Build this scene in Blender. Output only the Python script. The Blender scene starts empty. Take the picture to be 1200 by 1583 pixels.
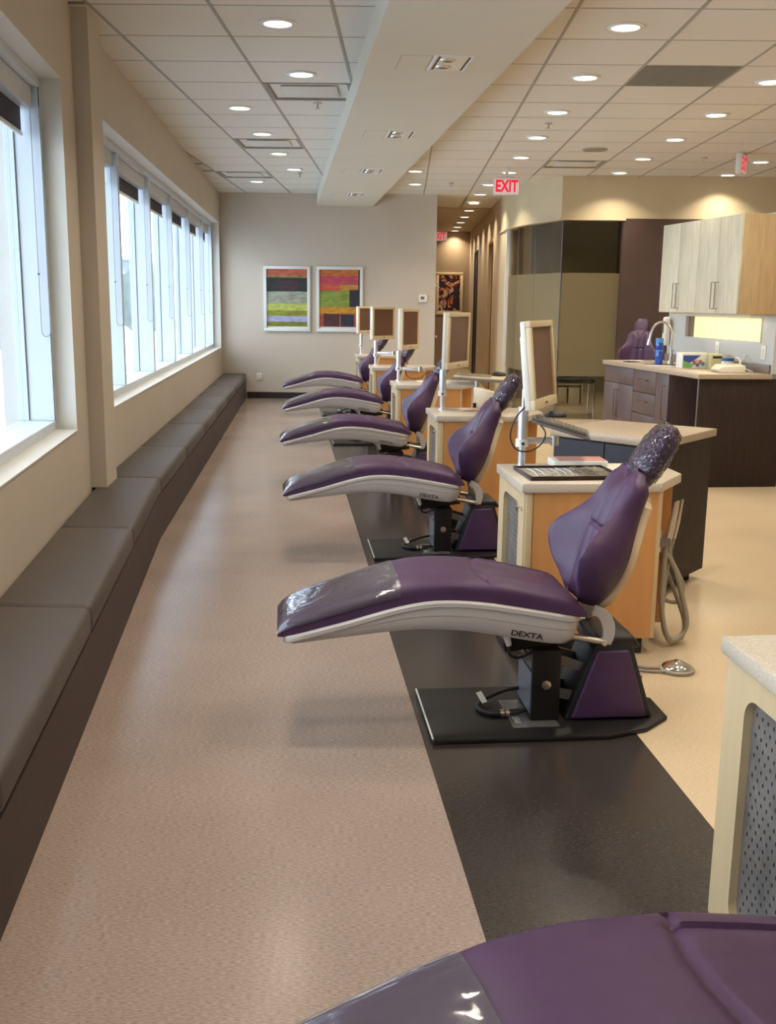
import bpy, bmesh, math, random
from mathutils import Vector, Matrix, noise
random.seed(7)
R = math.radians
S = bpy.context.scene
COL = S.collection
# ------------------------------------------------------------------ camera
cam = bpy.data.objects.new('camera', bpy.data.cameras.new('camera')); COL.objects.link(cam)
def _cam():
    p, y, ro = R(11.510), R(-0.8428), R(.7)
    fw = Vector((math.sin(y)*math.cos(p), math.cos(y)*math.cos(p), -math.sin(p)))
    r0 = Vector((math.cos(y), -math.sin(y), 0)); d0 = fw.cross(r0)
    r = r0*math.cos(ro) - d0*math.sin(ro); d = r0*math.sin(ro) + d0*math.cos(ro)
    m = Matrix((r, -d, -fw)).transposed().to_4x4(); m.translation = (0, 0, 1.5)
    cam.matrix_world = m
_cam()
cam.data.sensor_fit = 'VERTICAL'; cam.data.sensor_height = 24; cam.data.lens = 24*1600/1583
cam.data.clip_start = .02; cam.data.clip_end = 500
S.camera = cam
# ------------------------------------------------------------------ world and exposure
W = bpy.data.worlds.new('sky'); S.world = W; W.use_nodes = True
wn = W.node_tree; wn.nodes.clear()
wo = wn.nodes.new('ShaderNodeOutputWorld'); wb = wn.nodes.new('ShaderNodeBackground')
wt = wn.nodes.new('ShaderNodeTexCoord'); ws = wn.nodes.new('ShaderNodeSeparateXYZ'); wr = wn.nodes.new('ShaderNodeValToRGB')
wn.links.new(wt.outputs['Generated'], ws.inputs[0]); wn.links.new(ws.outputs['Z'], wr.inputs[0])
wr.color_ramp.elements[0].position = 0; wr.color_ramp.elements[0].color = (.86, .93, 1, 1)
wr.color_ramp.elements[1].position = .9; wr.color_ramp.elements[1].color = (.60, .76, 1, 1)
wn.links.new(wr.outputs[0], wb.inputs[0]); wb.inputs[1].default_value = 10.0
wn.links.new(wb.outputs[0], wo.inputs[0])
S.view_settings.view_transform = 'Standard'; S.view_settings.look = 'None'
S.view_settings.gamma = 1; S.view_settings.use_curve_mapping = False
S.view_settings.exposure = -0.35
LAMP_W = 12.0      # each ceiling downlight
LAMP_C = (1, .86, .68)
# ------------------------------------------------------------------ frames of the place
TH = math.atan(.115)                         # the chair row runs slightly off the ceiling grid
AX = Vector((math.cos(TH), math.sin(TH), 0)); DD = Vector((-math.sin(TH), math.cos(TH), 0))
CEIL = 3.067
def near_x(Y, off=0): return -1.527 - .143*(Y-3.67) + off
def far_x(Y, off=0): return -1.97 - .095*(Y-7.04) + off
YK = 6.23
# ------------------------------------------------------------------ materials
MATS = {}
def lin(c): return tuple((x/12.92 if x <= .04045 else ((x+.055)/1.055)**2.4) for x in c)
def rgb(r, g, b): return lin((r/255, g/255, b/255))
def mat(name, col, rough=.5, metal=0, var=0, scale=20, stretch=(1,1,1), bump=0, bscale=None, emit=None, es=0, coat=0, spec=.5, col2=None, detail=4, sheen=0):
    if name in MATS: return MATS[name]
    m = bpy.data.materials.new(name); m.use_nodes = True; MATS[name] = m
    nt = m.node_tree; b = nt.nodes['Principled BSDF']
    b.inputs['Base Color'].default_value = (*col, 1); b.inputs['Roughness'].default_value = rough
    b.inputs['Metallic'].default_value = metal; b.inputs['Coat Weight'].default_value = coat
    b.inputs['Specular IOR Level'].default_value = spec
    if sheen: b.inputs['Sheen Weight'].default_value = sheen
    tc = nt.nodes.new('ShaderNodeTexCoord'); mp = nt.nodes.new('ShaderNodeMapping')
    nt.links.new(tc.outputs['Object'], mp.inputs[0]); mp.inputs['Scale'].default_value = stretch
    if var or col2:
        n = nt.nodes.new('ShaderNodeTexNoise'); n.inputs['Scale'].default_value = scale; n.inputs['Detail'].default_value = detail
        nt.links.new(mp.outputs[0], n.inputs['Vector'])
        r = nt.nodes.new('ShaderNodeValToRGB')
        a = tuple(max(0, c*(1-var)) for c in col); c2 = col2 if col2 else tuple(min(1, c*(1+var)) for c in col)
        r.color_ramp.elements[0].position = .32; r.color_ramp.elements[0].color = (*a, 1)
        r.color_ramp.elements[1].position = .68; r.color_ramp.elements[1].color = (*c2, 1)
        nt.links.new(n.outputs['Fac'], r.inputs[0]); nt.links.new(r.outputs[0], b.inputs['Base Color'])
    if bump:
        n2 = nt.nodes.new('ShaderNodeTexNoise'); n2.inputs['Scale'].default_value = bscale or scale; n2.inputs['Detail'].default_value = 3
        nt.links.new(mp.outputs[0], n2.inputs['Vector'])
        bp = nt.nodes.new('ShaderNodeBump'); bp.inputs['Strength'].default_value = bump; bp.inputs['Distance'].default_value = .01
        nt.links.new(n2.outputs['Fac'], bp.inputs['Height']); nt.links.new(bp.outputs[0], b.inputs['Normal'])
    if emit:
        b.inputs['Emission Color'].default_value = (*emit, 1); b.inputs['Emission Strength'].default_value = es
    return m
def clear(name, tint=(1,1,1), gloss=1.0, haze=0, hcol=(.8,.8,.8), rough=.02, bump=0, bscale=30):
    m = bpy.data.materials.new(name); m.use_nodes = True; MATS[name] = m
    nt = m.node_tree; nt.nodes.clear(); N = nt.nodes.new; L = nt.links.new
    o = N('ShaderNodeOutputMaterial'); t = N('ShaderNodeBsdfTransparent'); g = N('ShaderNodeBsdfGlossy'); mx = N('ShaderNodeMixShader'); f = N('ShaderNodeFresnel')
    t.inputs[0].default_value = (*tint, 1); g.inputs['Roughness'].default_value = rough; f.inputs[0].default_value = 1.45
    mu = N('ShaderNodeMath'); mu.operation = 'MULTIPLY'; mu.inputs[1].default_value = gloss; mu.use_clamp = True
    L(f.outputs[0], mu.inputs[0]); L(mu.outputs[0], mx.inputs[0])
    base = t.outputs[0]
    if haze:
        d = N('ShaderNodeBsdfDiffuse'); d.inputs[0].default_value = (*hcol, 1)
        tr = N('ShaderNodeBsdfTranslucent'); tr.inputs[0].default_value = (*hcol, 1)
        m0 = N('ShaderNodeMixShader'); m0.inputs[0].default_value = .5; L(d.outputs[0], m0.inputs[1]); L(tr.outputs[0], m0.inputs[2])
        m1 = N('ShaderNodeMixShader'); m1.inputs[0].default_value = haze; L(t.outputs[0], m1.inputs[1]); L(m0.outputs[0], m1.inputs[2]); base = m1.outputs[0]
    L(base, mx.inputs[1]); L(g.outputs[0], mx.inputs[2]); L(mx.outputs[0], o.inputs[0])
    if bump:
        tc = N('ShaderNodeTexCoord'); n = N('ShaderNodeTexNoise'); n.inputs['Scale'].default_value = bscale; n.inputs['Detail'].default_value = 2
        n.inputs['Distortion'].default_value = 1.2
        L(tc.outputs['Object'], n.inputs['Vector']); b = N('ShaderNodeBump'); b.inputs['Strength'].default_value = bump; b.inputs['Distance'].default_value = .02
        L(n.outputs['Fac'], b.inputs['Height']); L(b.outputs[0], g.inputs['Normal']); L(b.outputs[0], f.inputs['Normal'])
    return m

M_wall = mat('wall_paint', rgb(198,187,171), .75, var=.02, scale=3, bump=.04, bscale=200)
M_wallbeige = mat('wall_beige', rgb(205,190,155), .75, var=.02, scale=3)  # beige paint, yellower than the window side walls
M_hall = mat('dimmed_hall_paint', rgb(152,130,102), .75, var=.03, scale=3)  # darkened colour stands in for dimmer hallway light
M_brown = mat('accent_brown', rgb(78,60,52), .6, var=.06, scale=6)
M_white = mat('white_paint', rgb(222,224,222), .5)
M_reveal = mat('reveal_paint', rgb(215,212,202), .6)
M_alu = mat('window_frame_metal', rgb(205,214,222), .4, spec=.4)
M_black = mat('black_rubber', (.012,.012,.013), .5)
M_blackm = mat('black_paint', (.012,.011,.011), .42, spec=.3)
M_base = mat('baseboard_black', rgb(40,36,36), .5)
M_tile = mat('ceiling_tile', rgb(218,214,203), .9, var=.05, scale=180, bump=.25, bscale=220)
M_bar = mat('ceiling_bar', rgb(158,154,144), .6)
M_xbar = mat('ceiling_cross_bar', rgb(150,146,136), .7)
M_beam = mat('soffit_paint', rgb(205,200,184), .75, var=.015, scale=3)
M_lightpine = mat('pale_wood_grain', rgb(214,208,184), .45, var=.10, scale=5, stretch=(9,9,.9), detail=6)
M_palewood2 = mat('cabinet_side_wood', rgb(196,170,128), .45, var=.10, scale=5, stretch=(9,9,.9), detail=6)
M_maple = mat('maple_panel', rgb(198,142,84), .4, var=.07, scale=4, stretch=(5,5,.8), detail=6)
M_maplelt = mat('maple_frame', rgb(194,172,134), .4, var=.05, scale=4, stretch=(6,6,.8), detail=6)
M_dkwood = mat('dark_walnut', rgb(46,34,28), .6, spec=.3, var=.25, scale=6, stretch=(10,10,.8), detail=6)
M_greywood = mat('grey_brown_wood', rgb(92,76,74), .45, var=.18, scale=6, stretch=(10,10,.8), detail=6)
M_navy = mat('dark_navy_laminate', rgb(37,36,45), .55, var=.05, scale=5)
M_stone = mat('speckled_laminate', rgb(190,178,160), .3, var=.16, scale=160, detail=2)
M_stone2 = mat('counter_laminate', rgb(172,156,136), .35, var=.10, scale=120, detail=2)
M_plum = mat('plum_vinyl', (.060,.026,.070), .44, var=.08, scale=14, bump=.05, bscale=350, spec=.38)
M_shell = mat('chair_shell_plastic', rgb(176,170,166), .35)
M_beige = mat('beige_plastic', rgb(205,186,156), .4)
M_steel = mat('brushed_steel', (.62,.60,.57), .3, metal=1)
M_chrome = mat('chrome', (.8,.8,.8), .1, metal=1)
M_alum = mat('pole_aluminium', (.78,.79,.82), .32, metal=.85)
M_greym = mat('grey_metal', rgb(120,118,120), .4, metal=.6)
M_hose = mat('grey_hose', rgb(150,142,126), .5)
M_wplast = mat('white_plastic', rgb(228,226,218), .4)
M_bplast = mat('monitor_beige', rgb(214,196,160), .45)
M_screen = mat('screen_brown_reflection', (.17,.095,.062), .38, spec=.2)  # brown base colour paints the warm wood reflected in the dark screens
M_taupe = mat('taupe_upholstery', rgb(82,74,70), .45, var=.05, scale=40, bump=.12, bscale=500, spec=.35)
M_taupe2 = mat('bench_front_cloth', rgb(72,60,56), .6, var=.12, scale=10, stretch=(8,8,.6), spec=.3)
M_darkshade = mat('dark_roller_cloth', rgb(58,54,66), .8)
M_glass = clear('window_glass', (.96,.985,1), .55)
M_pglass = clear('partition_glass', (.90,.90,.85), .7)
M_frost = clear('frosted_film', (.86,.83,.72), .6, haze=.5, hcol=rgb(190,176,140), rough=.3)
M_film = clear('clear_plastic_film', (.94,.93,.95), 1.3, haze=.12, hcol=(.75,.72,.80), rough=.06, bump=.10, bscale=9)
M_film2 = clear('crinkled_plastic_film', (.97,.96,.98), 1.35, haze=.015, hcol=(.85,.85,.95), rough=.03, bump=1.0, bscale=40)
M_redlet = mat('exit_red', (.6,.01,.03), .5, emit=(1,.01,.05), es=.75)
M_exit = mat('exit_face', (.75,.62,.60), .5, emit=(1,.72,.70), es=.35)
M_ink = mat('black_ink', (.01,.01,.012), .5)

def floor_mat(name, c, var, rough):
    m = mat(name, c, rough, spec=.5)
    nt = m.node_tree; b = nt.nodes['Principled BSDF']; N = nt.nodes.new; L = nt.links.new
    tc = N('ShaderNodeTexCoord'); mp = N('ShaderNodeMapping'); mp.inputs['Scale'].default_value = (70, 260, 1); L(tc.outputs['Object'], mp.inputs[0])
    n = N('ShaderNodeTexNoise'); n.inputs['Scale'].default_value = 1; n.inputs['Detail'].default_value = 5; L(mp.outputs[0], n.inputs['Vector'])
    n2 = N('ShaderNodeTexNoise'); n2.inputs['Scale'].default_value = 1.3; n2.inputs['Detail'].default_value = 3; L(tc.outputs['Object'], n2.inputs['Vector'])
    ad = N('ShaderNodeMath'); ad.operation = 'MULTIPLY_ADD'; ad.inputs[1].default_value = .35; L(n2.outputs['Fac'], ad.inputs[0]); L(n.outputs['Fac'], ad.inputs[2])
    r = N('ShaderNodeValToRGB'); r.color_ramp.elements[0].position = .50; r.color_ramp.elements[1].position = .84
    r.color_ramp.elements[0].color = (*[x*(1-var) for x in c], 1); r.color_ramp.elements[1].color = (*[min(1, x*(1+var)) for x in c], 1)
    L(ad.outputs[0], r.inputs[0]); L(r.outputs[0], b.inputs['Base Color'])
    bp = N('ShaderNodeBump'); bp.inputs['Strength'].default_value = .03; bp.inputs['Distance'].default_value = .003
    L(n2.outputs['Fac'], bp.inputs['Height'])
    n3 = N('ShaderNodeTexNoise'); n3.inputs['Scale'].default_value = 90; L(tc.outputs['Object'], n3.inputs['Vector'])
    bp2 = N('ShaderNodeBump'); bp2.inputs['Strength'].default_value = .006; bp2.inputs['Distance'].default_value = .002
    L(n3.outputs['Fac'], bp2.inputs['Height']); L(bp.outputs[0], bp2.inputs['Normal']); L(bp2.outputs[0], b.inputs['Normal'])
    return m
M_floor = floor_mat('linoleum_taupe', rgb(146,130,120), .26, .21)
M_floord = floor_mat('linoleum_charcoal', rgb(52,47,44), .45, .22)
M_floorc = floor_mat('linoleum_cream', rgb(196,176,146), .10, .24)

# ------------------------------------------------------------------ mesh helpers
def finish(name, bm, m, parent=None, smooth=None, loc=None):
    me = bpy.data.meshes.new(name); bmesh.ops.recalc_face_normals(bm, faces=bm.faces[:]); bm.to_mesh(me); bm.free()
    for x in (m if isinstance(m, (list, tuple)) else [m]): me.materials.append(x)
    if smooth:
        for p in me.polygons: p.use_smooth = True
        me.set_sharp_from_angle(angle=R(smooth))
    o = bpy.data.objects.new(name, me); COL.objects.link(o)
    if parent: o.parent = parent
    if loc: o.location = loc
    return o
def BM(): return bmesh.new()
def prism(bm, poly, z0, z1, T=None, mi=0):
    T = T or (lambda p: p)
    a = [bm.verts.new(T(Vector((x, y, z0)))) for x, y in poly]; b = [bm.verts.new(T(Vector((x, y, z1)))) for x, y in poly]
    n = len(poly); fs = [bm.faces.new(a[::-1]), bm.faces.new(b)]
    for i in range(n): fs.append(bm.faces.new((a[i], a[(i+1) % n], b[(i+1) % n], b[i])))
    for f in fs: f.material_index = mi
    return a+b
def box(bm, x0, x1, y0, y1, z0, z1, T=None, mi=0):
    return prism(bm, [(x0,y0),(x1,y0),(x1,y1),(x0,y1)], z0, z1, T, mi)
def bev(bm, w=.004, seg=2, ang=30):
    es = [e for e in bm.edges if len(e.link_faces) == 2 and e.calc_face_angle(0) > R(ang)]
    if es: bmesh.ops.bevel(bm, geom=es, offset=w, segments=seg, affect='EDGES', profile=.5, clamp_overlap=True)
def bbox(name, m, parent, x0, x1, y0, y1, z0, z1, w=.004, seg=2, T=None):
    bm = BM(); box(bm, x0, x1, y0, y1, z0, z1, T); bmesh.ops.recalc_face_normals(bm, faces=bm.faces[:])
    if w: bev(bm, w, seg)
    return finish(name, bm, m, parent, 40 if w else None)
def tube(bm, pts, r, n=8, cap=True, close=False):
    pts = [Vector(p) for p in pts]; rings = []
    up = Vector((0, 0, 1)); N = len(pts); prev = None
    for i, p in enumerate(pts):
        a = pts[max(i-1, 0)]; b = pts[min(i+1, N-1)]; t = (b-a).normalized()
        if prev is None:
            ref = up if abs(t.z) < .9 else Vector((1, 0, 0)); u = t.cross(ref).normalized()
        else:
            u = (prev - t*prev.dot(t)).normalized()
        prev = u; v = t.cross(u); rr = r[i] if isinstance(r, (list, tuple)) else r
        rings.append([bm.verts.new(p + u*rr*math.cos(2*math.pi*k/n) + v*rr*math.sin(2*math.pi*k/n)) for k in range(n)])
    for i in range(N-1):
        for k in range(n): bm.faces.new((rings[i][k], rings[i][(k+1) % n], rings[i+1][(k+1) % n], rings[i+1][k]))
    if cap: bm.faces.new(rings[0][::-1]); bm.faces.new(rings[-1])
def spline(pts, k=6):
    P = [Vector(p) for p in pts]; out = []
    for i in range(len(P)-1):
        p0 = P[max(i-1, 0)]; p1 = P[i]; p2 = P[i+1]; p3 = P[min(i+2, len(P)-1)]
        for j in range(k):
            t = j/k; out.append(.5*((2*p1)+(-p0+p2)*t+(2*p0-5*p1+4*p2-p3)*t*t+(-p0+3*p1-3*p2+p3)*t**3))
    out.append(P[-1]); return out
def lerpt(tab, x):
    if x <= tab[0][0]: return tab[0][1]
    for (a, b), (c, d) in zip(tab, tab[1:]):
        if x <= c: return b+(d-b)*(x-a)/(c-a)
    return tab[-1][1]
def smt(tab, x):                     # smooth (Catmull) lookup
    n = len(tab)
    if x <= tab[0][0]: return tab[0][1]
    if x >= tab[-1][0]: return tab[-1][1]
    for i in range(n-1):
        if x <= tab[i+1][0]:
            x0, y0 = tab[i]; x1, y1 = tab[i+1]; h = x1-x0; t = (x-x0)/h
            m0 = (y1-tab[i-1][1])/(x1-tab[i-1][0]) if i > 0 else (y1-y0)/h
            m1 = (tab[i+2][1]-y0)/(tab[i+2][0]-x0) if i+2 < n else (y1-y0)/h
            return (2*t**3-3*t*t+1)*y0+(t**3-2*t*t+t)*h*m0+(-2*t**3+3*t*t)*y1+(t**3-t*t)*h*m1
def loft(bm, rings, cap=True, closed=True):
    V = [[bm.verts.new(p) for p in r] for r in rings]; n = len(V[0])
    for a, b in zip(V, V[1:]):
        for k in range(n if closed else n-1): bm.faces.new((a[k], a[(k+1) % n], b[(k+1) % n], b[k]))
    if cap and closed: bm.faces.new(V[0][::-1]); bm.faces.new(V[-1])
    return V
def lathe(bm, prof, n=20, T=None):
    T = T or (lambda p: p)
    rings = [[T(Vector((r*math.cos(2*math.pi*k/n), r*math.sin(2*math.pi*k/n), z))) for k in range(n)] for r, z in prof]
    loft(bm, rings)
def cyl(name, m, parent, r, z0, z1, x=0, y=0, n=20, T=None, w=0):
    bm = BM(); TT = T or (lambda p: p)
    lathe(bm, [(r, z0), (r, z1)], n, lambda p: TT(Vector((p.x+x, p.y+y, p.z))))
    if w: bev(bm, w)
    return finish(name, bm, m, parent, 40)
def thing(name, label, cat, loc=(0,0,0), rz=0, group=None):
    o = bpy.data.objects.new(name, None); COL.objects.link(o); o.location = loc; o.rotation_euler = (0,0,rz); o.empty_display_size = .1
    return tag(o, label, cat, group)
def tag(o, label, cat, group=None):
    o['label'] = label; o['category'] = cat
    if group: o['group'] = group
    return o
def struct(o): o['kind'] = 'structure'; return o
def copy_tree(o, parent=None):
    c = o.copy(); COL.objects.link(c)
    if parent: c.parent = parent
    for ch in list(o.children): copy_tree(ch, c)
    return c
def text_mesh(s, size, depth=.0008, bold=.012):
    cu = bpy.data.curves.new('lettering', 'FONT'); cu.body = s; cu.size = size; cu.extrude = depth; cu.offset = size*bold; cu.align_x = 'CENTER'; cu.align_y = 'CENTER'
    o = bpy.data.objects.new('lettering_source', cu); COL.objects.link(o)
    bpy.context.view_layer.update(); dg = bpy.context.evaluated_depsgraph_get()
    me = bpy.data.meshes.new_from_object(o.evaluated_get(dg)); bpy.data.objects.remove(o); bpy.data.curves.remove(cu)
    return me
def text(name, s, size, m, parent, mat4, sx=1, depth=.0008, bold=.012):
    me = text_mesh(s, size, depth, bold); me.materials.clear(); me.materials.append(m)
    me.transform(mat4 @ Matrix.Diagonal((sx, 1, 1, 1)))
    o = bpy.data.objects.new(name, me); COL.objects.link(o)
    if parent: o.parent = parent
    return o
def basis(x, y, loc):              # matrix taking text x,y axes to given world axes
    x = Vector(x).normalized(); y = Vector(y).normalized(); z = x.cross(y)
    m = Matrix((x, y, z)).transposed().to_4x4(); m.translation = Vector(loc); return m

# ================================================================== STRUCTURE
def sx(Y, x0, s): return x0 + s*(Y-3.353)
def strip_l(Y): return .086 - .1147*(Y-3.353)
def strip_r(Y): return .858 - .1147*(Y-3.353)
def poly_struct(name, poly, z0, z1, m):
    bm = BM(); prism(bm, poly, z0, z1); return struct(finish(name, bm, m))
YB = -3.0; YE = 16.1; YH = 24.2; XR = 6.6
poly_struct('floor', [(-3.4,YB),(strip_l(YB),YB),(strip_l(YE),YE),(-3.4,YE)], -.1, 0, M_floor)
poly_struct('floor', [(strip_l(YB),YB),(strip_r(YB),YB),(strip_r(YE),YE),(strip_l(YE),YE)], -.1, 0, M_floord)
poly_struct('floor', [(strip_r(YB),YB),(XR,YB),(XR,18.5),(1.45,18.5),(1.45,YH),(.3,YH),(.3,YE),(strip_r(YE),YE)], -.1, 0, M_floorc)
# walls on the window side, two straight runs meeting at the column
SILL, HEAD = .778, 2.62
def wall_run(name, fx, ya, yb, wa, wb):
    bm = BM(); t = .40
    def seg(y0, y1, z0, z1): prism(bm, [(fx(y0)-t,y0),(fx(y0),y0),(fx(y1),y1),(fx(y1)-t,y1)], z0, z1)
    seg(ya, yb, 0, SILL); seg(ya, yb, HEAD, CEIL+.1)
    if wa > ya: seg(ya, wa, SILL, HEAD)
    if wb < yb: seg(wb, yb, SILL, HEAD)
    return struct(finish(name, bm, M_wall))
wall_run('wall_left', near_x, YB, YK, -2.4, 5.70)
wall_run('wall_left_far', far_x, YK, YE, 6.72, 15.98)
poly_struct('wall_column', [(-1.95,6.10),(-1.782,6.105),(-1.818,6.45),(-1.95,6.45)], .381, CEIL, M_wall)
def prismw(name, poly, z0, z1, m): return poly_struct(name, poly, z0, z1, m)
prismw('wall_back', [(-3.4,YE),(.445,YE),(.445,YE+.14),(-3.4,YE+.14)], 0, CEIL+.1, M_wall)
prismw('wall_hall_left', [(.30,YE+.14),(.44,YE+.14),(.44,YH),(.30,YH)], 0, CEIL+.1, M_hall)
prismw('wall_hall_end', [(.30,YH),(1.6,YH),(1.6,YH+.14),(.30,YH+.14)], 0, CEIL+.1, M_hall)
prismw('wall_right', [(XR,YB),(XR+.14,YB),(XR+.14,13.6),(XR,13.6)], 0, CEIL+.1, M_wall)
prismw('wall_front', [(-3.4,YB-.14),(XR,YB-.14),(XR,YB),(-3.4,YB)], 0, CEIL+.1, M_wall)
# baseboards
prismw('baseboard_back', [(-2.45,YE-.012),(.445,YE-.012),(.445,YE),(-2.45,YE)], 0, .095, M_base)
# hall wall right with door openings, then the curved header over the glass
bm = BM()
def hseg(y0, y1, z0, z1): box(bm, 1.43, 1.55, y0, y1, z0, z1)
hseg(16.45, 17.45, 0, CEIL+.1); hseg(17.45, 18.54, 2.53, CEIL+.1); hseg(18.54, 21.3, 0, CEIL+.1); hseg(21.3, 22.3, 2.53, CEIL+.1); hseg(22.3, YH, 0, CEIL+.1)
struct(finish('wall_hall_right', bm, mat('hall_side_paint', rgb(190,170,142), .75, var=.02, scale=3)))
poly_struct('wall_hall_corner', [(1.43,16.45),(1.445,15.9),(1.452,15.785),(1.57,15.785),(1.57,16.45)], 0, 2.56, M_wallbeige)
CURVE = [(1.43,16.45),(1.445,15.9),(1.47,15.45),(1.53,14.95),(1.63,14.5),(1.77,14.05),(1.946,13.6)]
CV = [(p.x, p.y) for p in spline([(x, y, 0) for x, y in CURVE], 3)]
poly_struct('wall_header', CV + [(x+.14, y+.05) for x, y in CV[::-1]], 2.56, CEIL+.1, M_wallbeige)
poly_struct('wall_header_front', [(1.946,13.6),(XR+.14,13.6),(XR+.14,13.74),(2.05,13.74)], 2.56, CEIL+.1, M_wallbeige)
poly_struct('wall_accent', [(2.735,13.60),(XR+.14,13.60),(XR+.14,13.73),(2.735,13.73)], 0, 2.56, M_brown)
poly_struct('wall_room_back', [(1.55,18.3),(5.5,18.3),(5.5,18.44),(1.55,18.44)], 0, CEIL, mat('room_paint', rgb(186,180,158), .8))
poly_struct('wall_room_side', [(3.6,13.73),(3.74,13.73),(3.74,18.3),(3.6,18.3)], 0, CEIL, mat('room_side_paint', rgb(128,112,98), .8))
poly_struct('trim_1', [(x-.02, y) for x, y in CV] + [(x+.15, y+.05) for x, y in CV[::-1]], 2.535, 2.56, M_wallbeige)
poly_struct('trim_2', [(1.93,13.58),(2.76,13.58),(2.76,13.74),(2.03,13.74)], 2.535, 2.56, M_wallbeige)
# doors of the hall
for y0, y1, nm, mm in ((17.45,18.54,'door_1',mat('painted_lit_room', rgb(226,204,166), .5)),(21.3,22.3,'door_2',M_black)):  # pale colour of the first leaf paints the lit room beyond
    d = bpy.data.objects.new(nm, None); COL.objects.link(d); struct(d)
    fm = M_palewood2 if nm == 'door_1' else M_black
    bbox('door_leaf', mm, d, 1.47 if nm=='door_1' else 1.435, 1.54, y0+.05, y0+(.55 if nm=='door_1' else .95), .01, 2.5, .003)
    if nm == 'door_1': bbox('dark_gap_slab', M_ink, d, 1.48, 1.53, y0+.56, y1-.06, .01, 2.47, 0)  # black slab painted in for the shaded gap of the open doorway
    for a, b in ((y0, y0+.05), (y1-.05, y1)): bbox('door_frame', fm, d, 1.415, 1.56, a, b, 0, 2.53, .003)
    bbox('door_frame', fm, d, 1.415, 1.56, y0+.05, y1-.05, 2.48, 2.53, .003)
# ------------------------------------------------------------------ ceiling
def beam_l(Y): return -.101 - .1162*(Y-5.265)
def beam_r(Y): return .757 - .1172*(Y-5.241)
BZ = 2.892
ceil = poly_struct('ceiling', [(-3.5,YB),(XR,YB),(XR,18.5),(1.6,18.5),(1.6,YH+.1),(.3,YH+.1),(.3,YE+.1),(-3.5,YE+.1)], CEIL+.012, CEIL+.08, M_tile)
GX = [.24+.665*k for k in range(-4, 10)]; GY = [6.05+.678*k for k in range(-6, 16)]
bm = BM(); bmesh.ops.create_cube(bm, size=1); 
for v in bm.verts: v.co = Vector((v.co.x*.652, v.co.y*.666, v.co.z*.012))
bev(bm, .003, 1)
tile_me = bpy.data.meshes.new('ceiling_tile'); bm.to_mesh(tile_me); bm.free(); tile_me.materials.append(M_tile)
special = {(-2,3):1, (-3,7):1, (-4,11):1, (2,2):2, (2,9):1}
def cell(i, j): return .24+.665*(i+.5), 6.05+.678*(j+.5)
for i in range(-5, 9):
    for j in range(-5, 15):
        x, y = cell(i, j)
        if (i, j) in special: continue
        if beam_l(y)+.36 < x < beam_r(y)-.36: continue
        if x < (near_x(y) if y < YK else far_x(y))-.2: continue
        if y > 13.6 and x > 2.3: continue
        if y > YE-.2 and x < .5: continue
        if y > 12 and x > 6: continue
        o = bpy.data.objects.new('tile', tile_me); COL.objects.link(o); o.parent = ceil; o.location = (x, y, CEIL+.006)
for k in range(-4, 10):
    x = .24+.665*k; y0, y1 = 2.66, (YE if k < 1 else (18.3 if k == 1 else 13.6))
    if x < -2.4: y0 = 11
    bbox('grid_bar', M_bar, ceil, x-.009, x+.009, y0, y1, CEIL-.004, CEIL+.012, 0)
for k in range(-5, 15):
    y = 6.05+.678*k
    bbox('cross_bar', M_xbar, ceil, (near_x(y) if y < YK else far_x(y)), XR if y < 13.6 else (1.43), y-.0045, y+.0045, CEIL-.0005, CEIL+.012, 0)
poly_struct('ceiling_soffit', [(beam_l(YB),YB),(beam_r(YB),YB),(beam_r(YE),YE),(beam_l(YE),YE)], BZ, CEIL+.01, M_beam)
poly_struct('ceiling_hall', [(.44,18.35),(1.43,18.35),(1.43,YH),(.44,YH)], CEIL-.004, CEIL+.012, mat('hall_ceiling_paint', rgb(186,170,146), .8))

# ------------------------------------------------------------------ windows
def win_frame(fx, off_in=.11, depth=.17):
    def Tm(y, off, z): return Vector((fx(y)-off, y, z))
    return Tm
def build_window(name, fx, ya, yb, mull, recess=.11, depth=.20):
    w = bpy.data.objects.new(name, None); COL.objects.link(w); struct(w)
    def bar(nm, y0, y1, z0, z1, o0, o1, m=M_alu, wv=.003):
        bm = BM(); prism(bm, [(fx(y0)-o1,y0),(fx(y0)-o0,y0),(fx(y1)-o0,y1),(fx(y1)-o1,y1)], z0, z1)
        bmesh.ops.recalc_face_normals(bm, faces=bm.faces[:])
        if wv: bev(bm, wv, 1)
        return finish(nm, bm, m, w, 40)
    bar('window_sill', ya, yb, SILL-.004, SILL+.003, -.004, recess, M_reveal, 0)
    bar('window_lining', ya, yb, HEAD-.004, HEAD+.001, 0, recess, M_reveal, 0)
    bar('window_lining', yb-.004, yb, SILL, HEAD, 0, recess, M_reveal, 0)
    bar('frame', ya, yb, SILL, SILL+.055, recess, recess+depth)
    bar('frame', ya, yb, HEAD-.055, HEAD, recess, recess+depth)
    ed = [ya] + mull + [yb]
    bar('frame', ya, ya+.05, SILL+.055, HEAD-.055, recess, recess+depth)
    bar('frame', yb-.05, yb, SILL+.055, HEAD-.055, recess, recess+depth)
    for m in mull:
        bar('mullion', m-.03, m+.03, SILL+.055, HEAD-.055, recess, recess+depth)
        bar('gasket', m-.034, m+.034, SILL+.056, HEAD-.056, recess+.140, recess+.144, M_black, 0)
    bar('gasket', yb-.056, yb-.05, SILL+.056, HEAD-.056, recess+.140, recess+.144, M_black, 0)
    bar('gasket', yb-.0525, yb-.0495, SILL+.056, HEAD-.056, recess-.001, recess+.003, M_black, 0)
    for a, b in zip(ed, ed[1:]):
        bar('pane', a+.03, b-.03, SILL+.055, HEAD-.055, recess+.150, recess+.156, M_glass, 0)
    return w
NM = [-.85, .77, 2.39, 4.01]
FM = [8.10, 9.70, 11.26, 12.96, 14.63]
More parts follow.
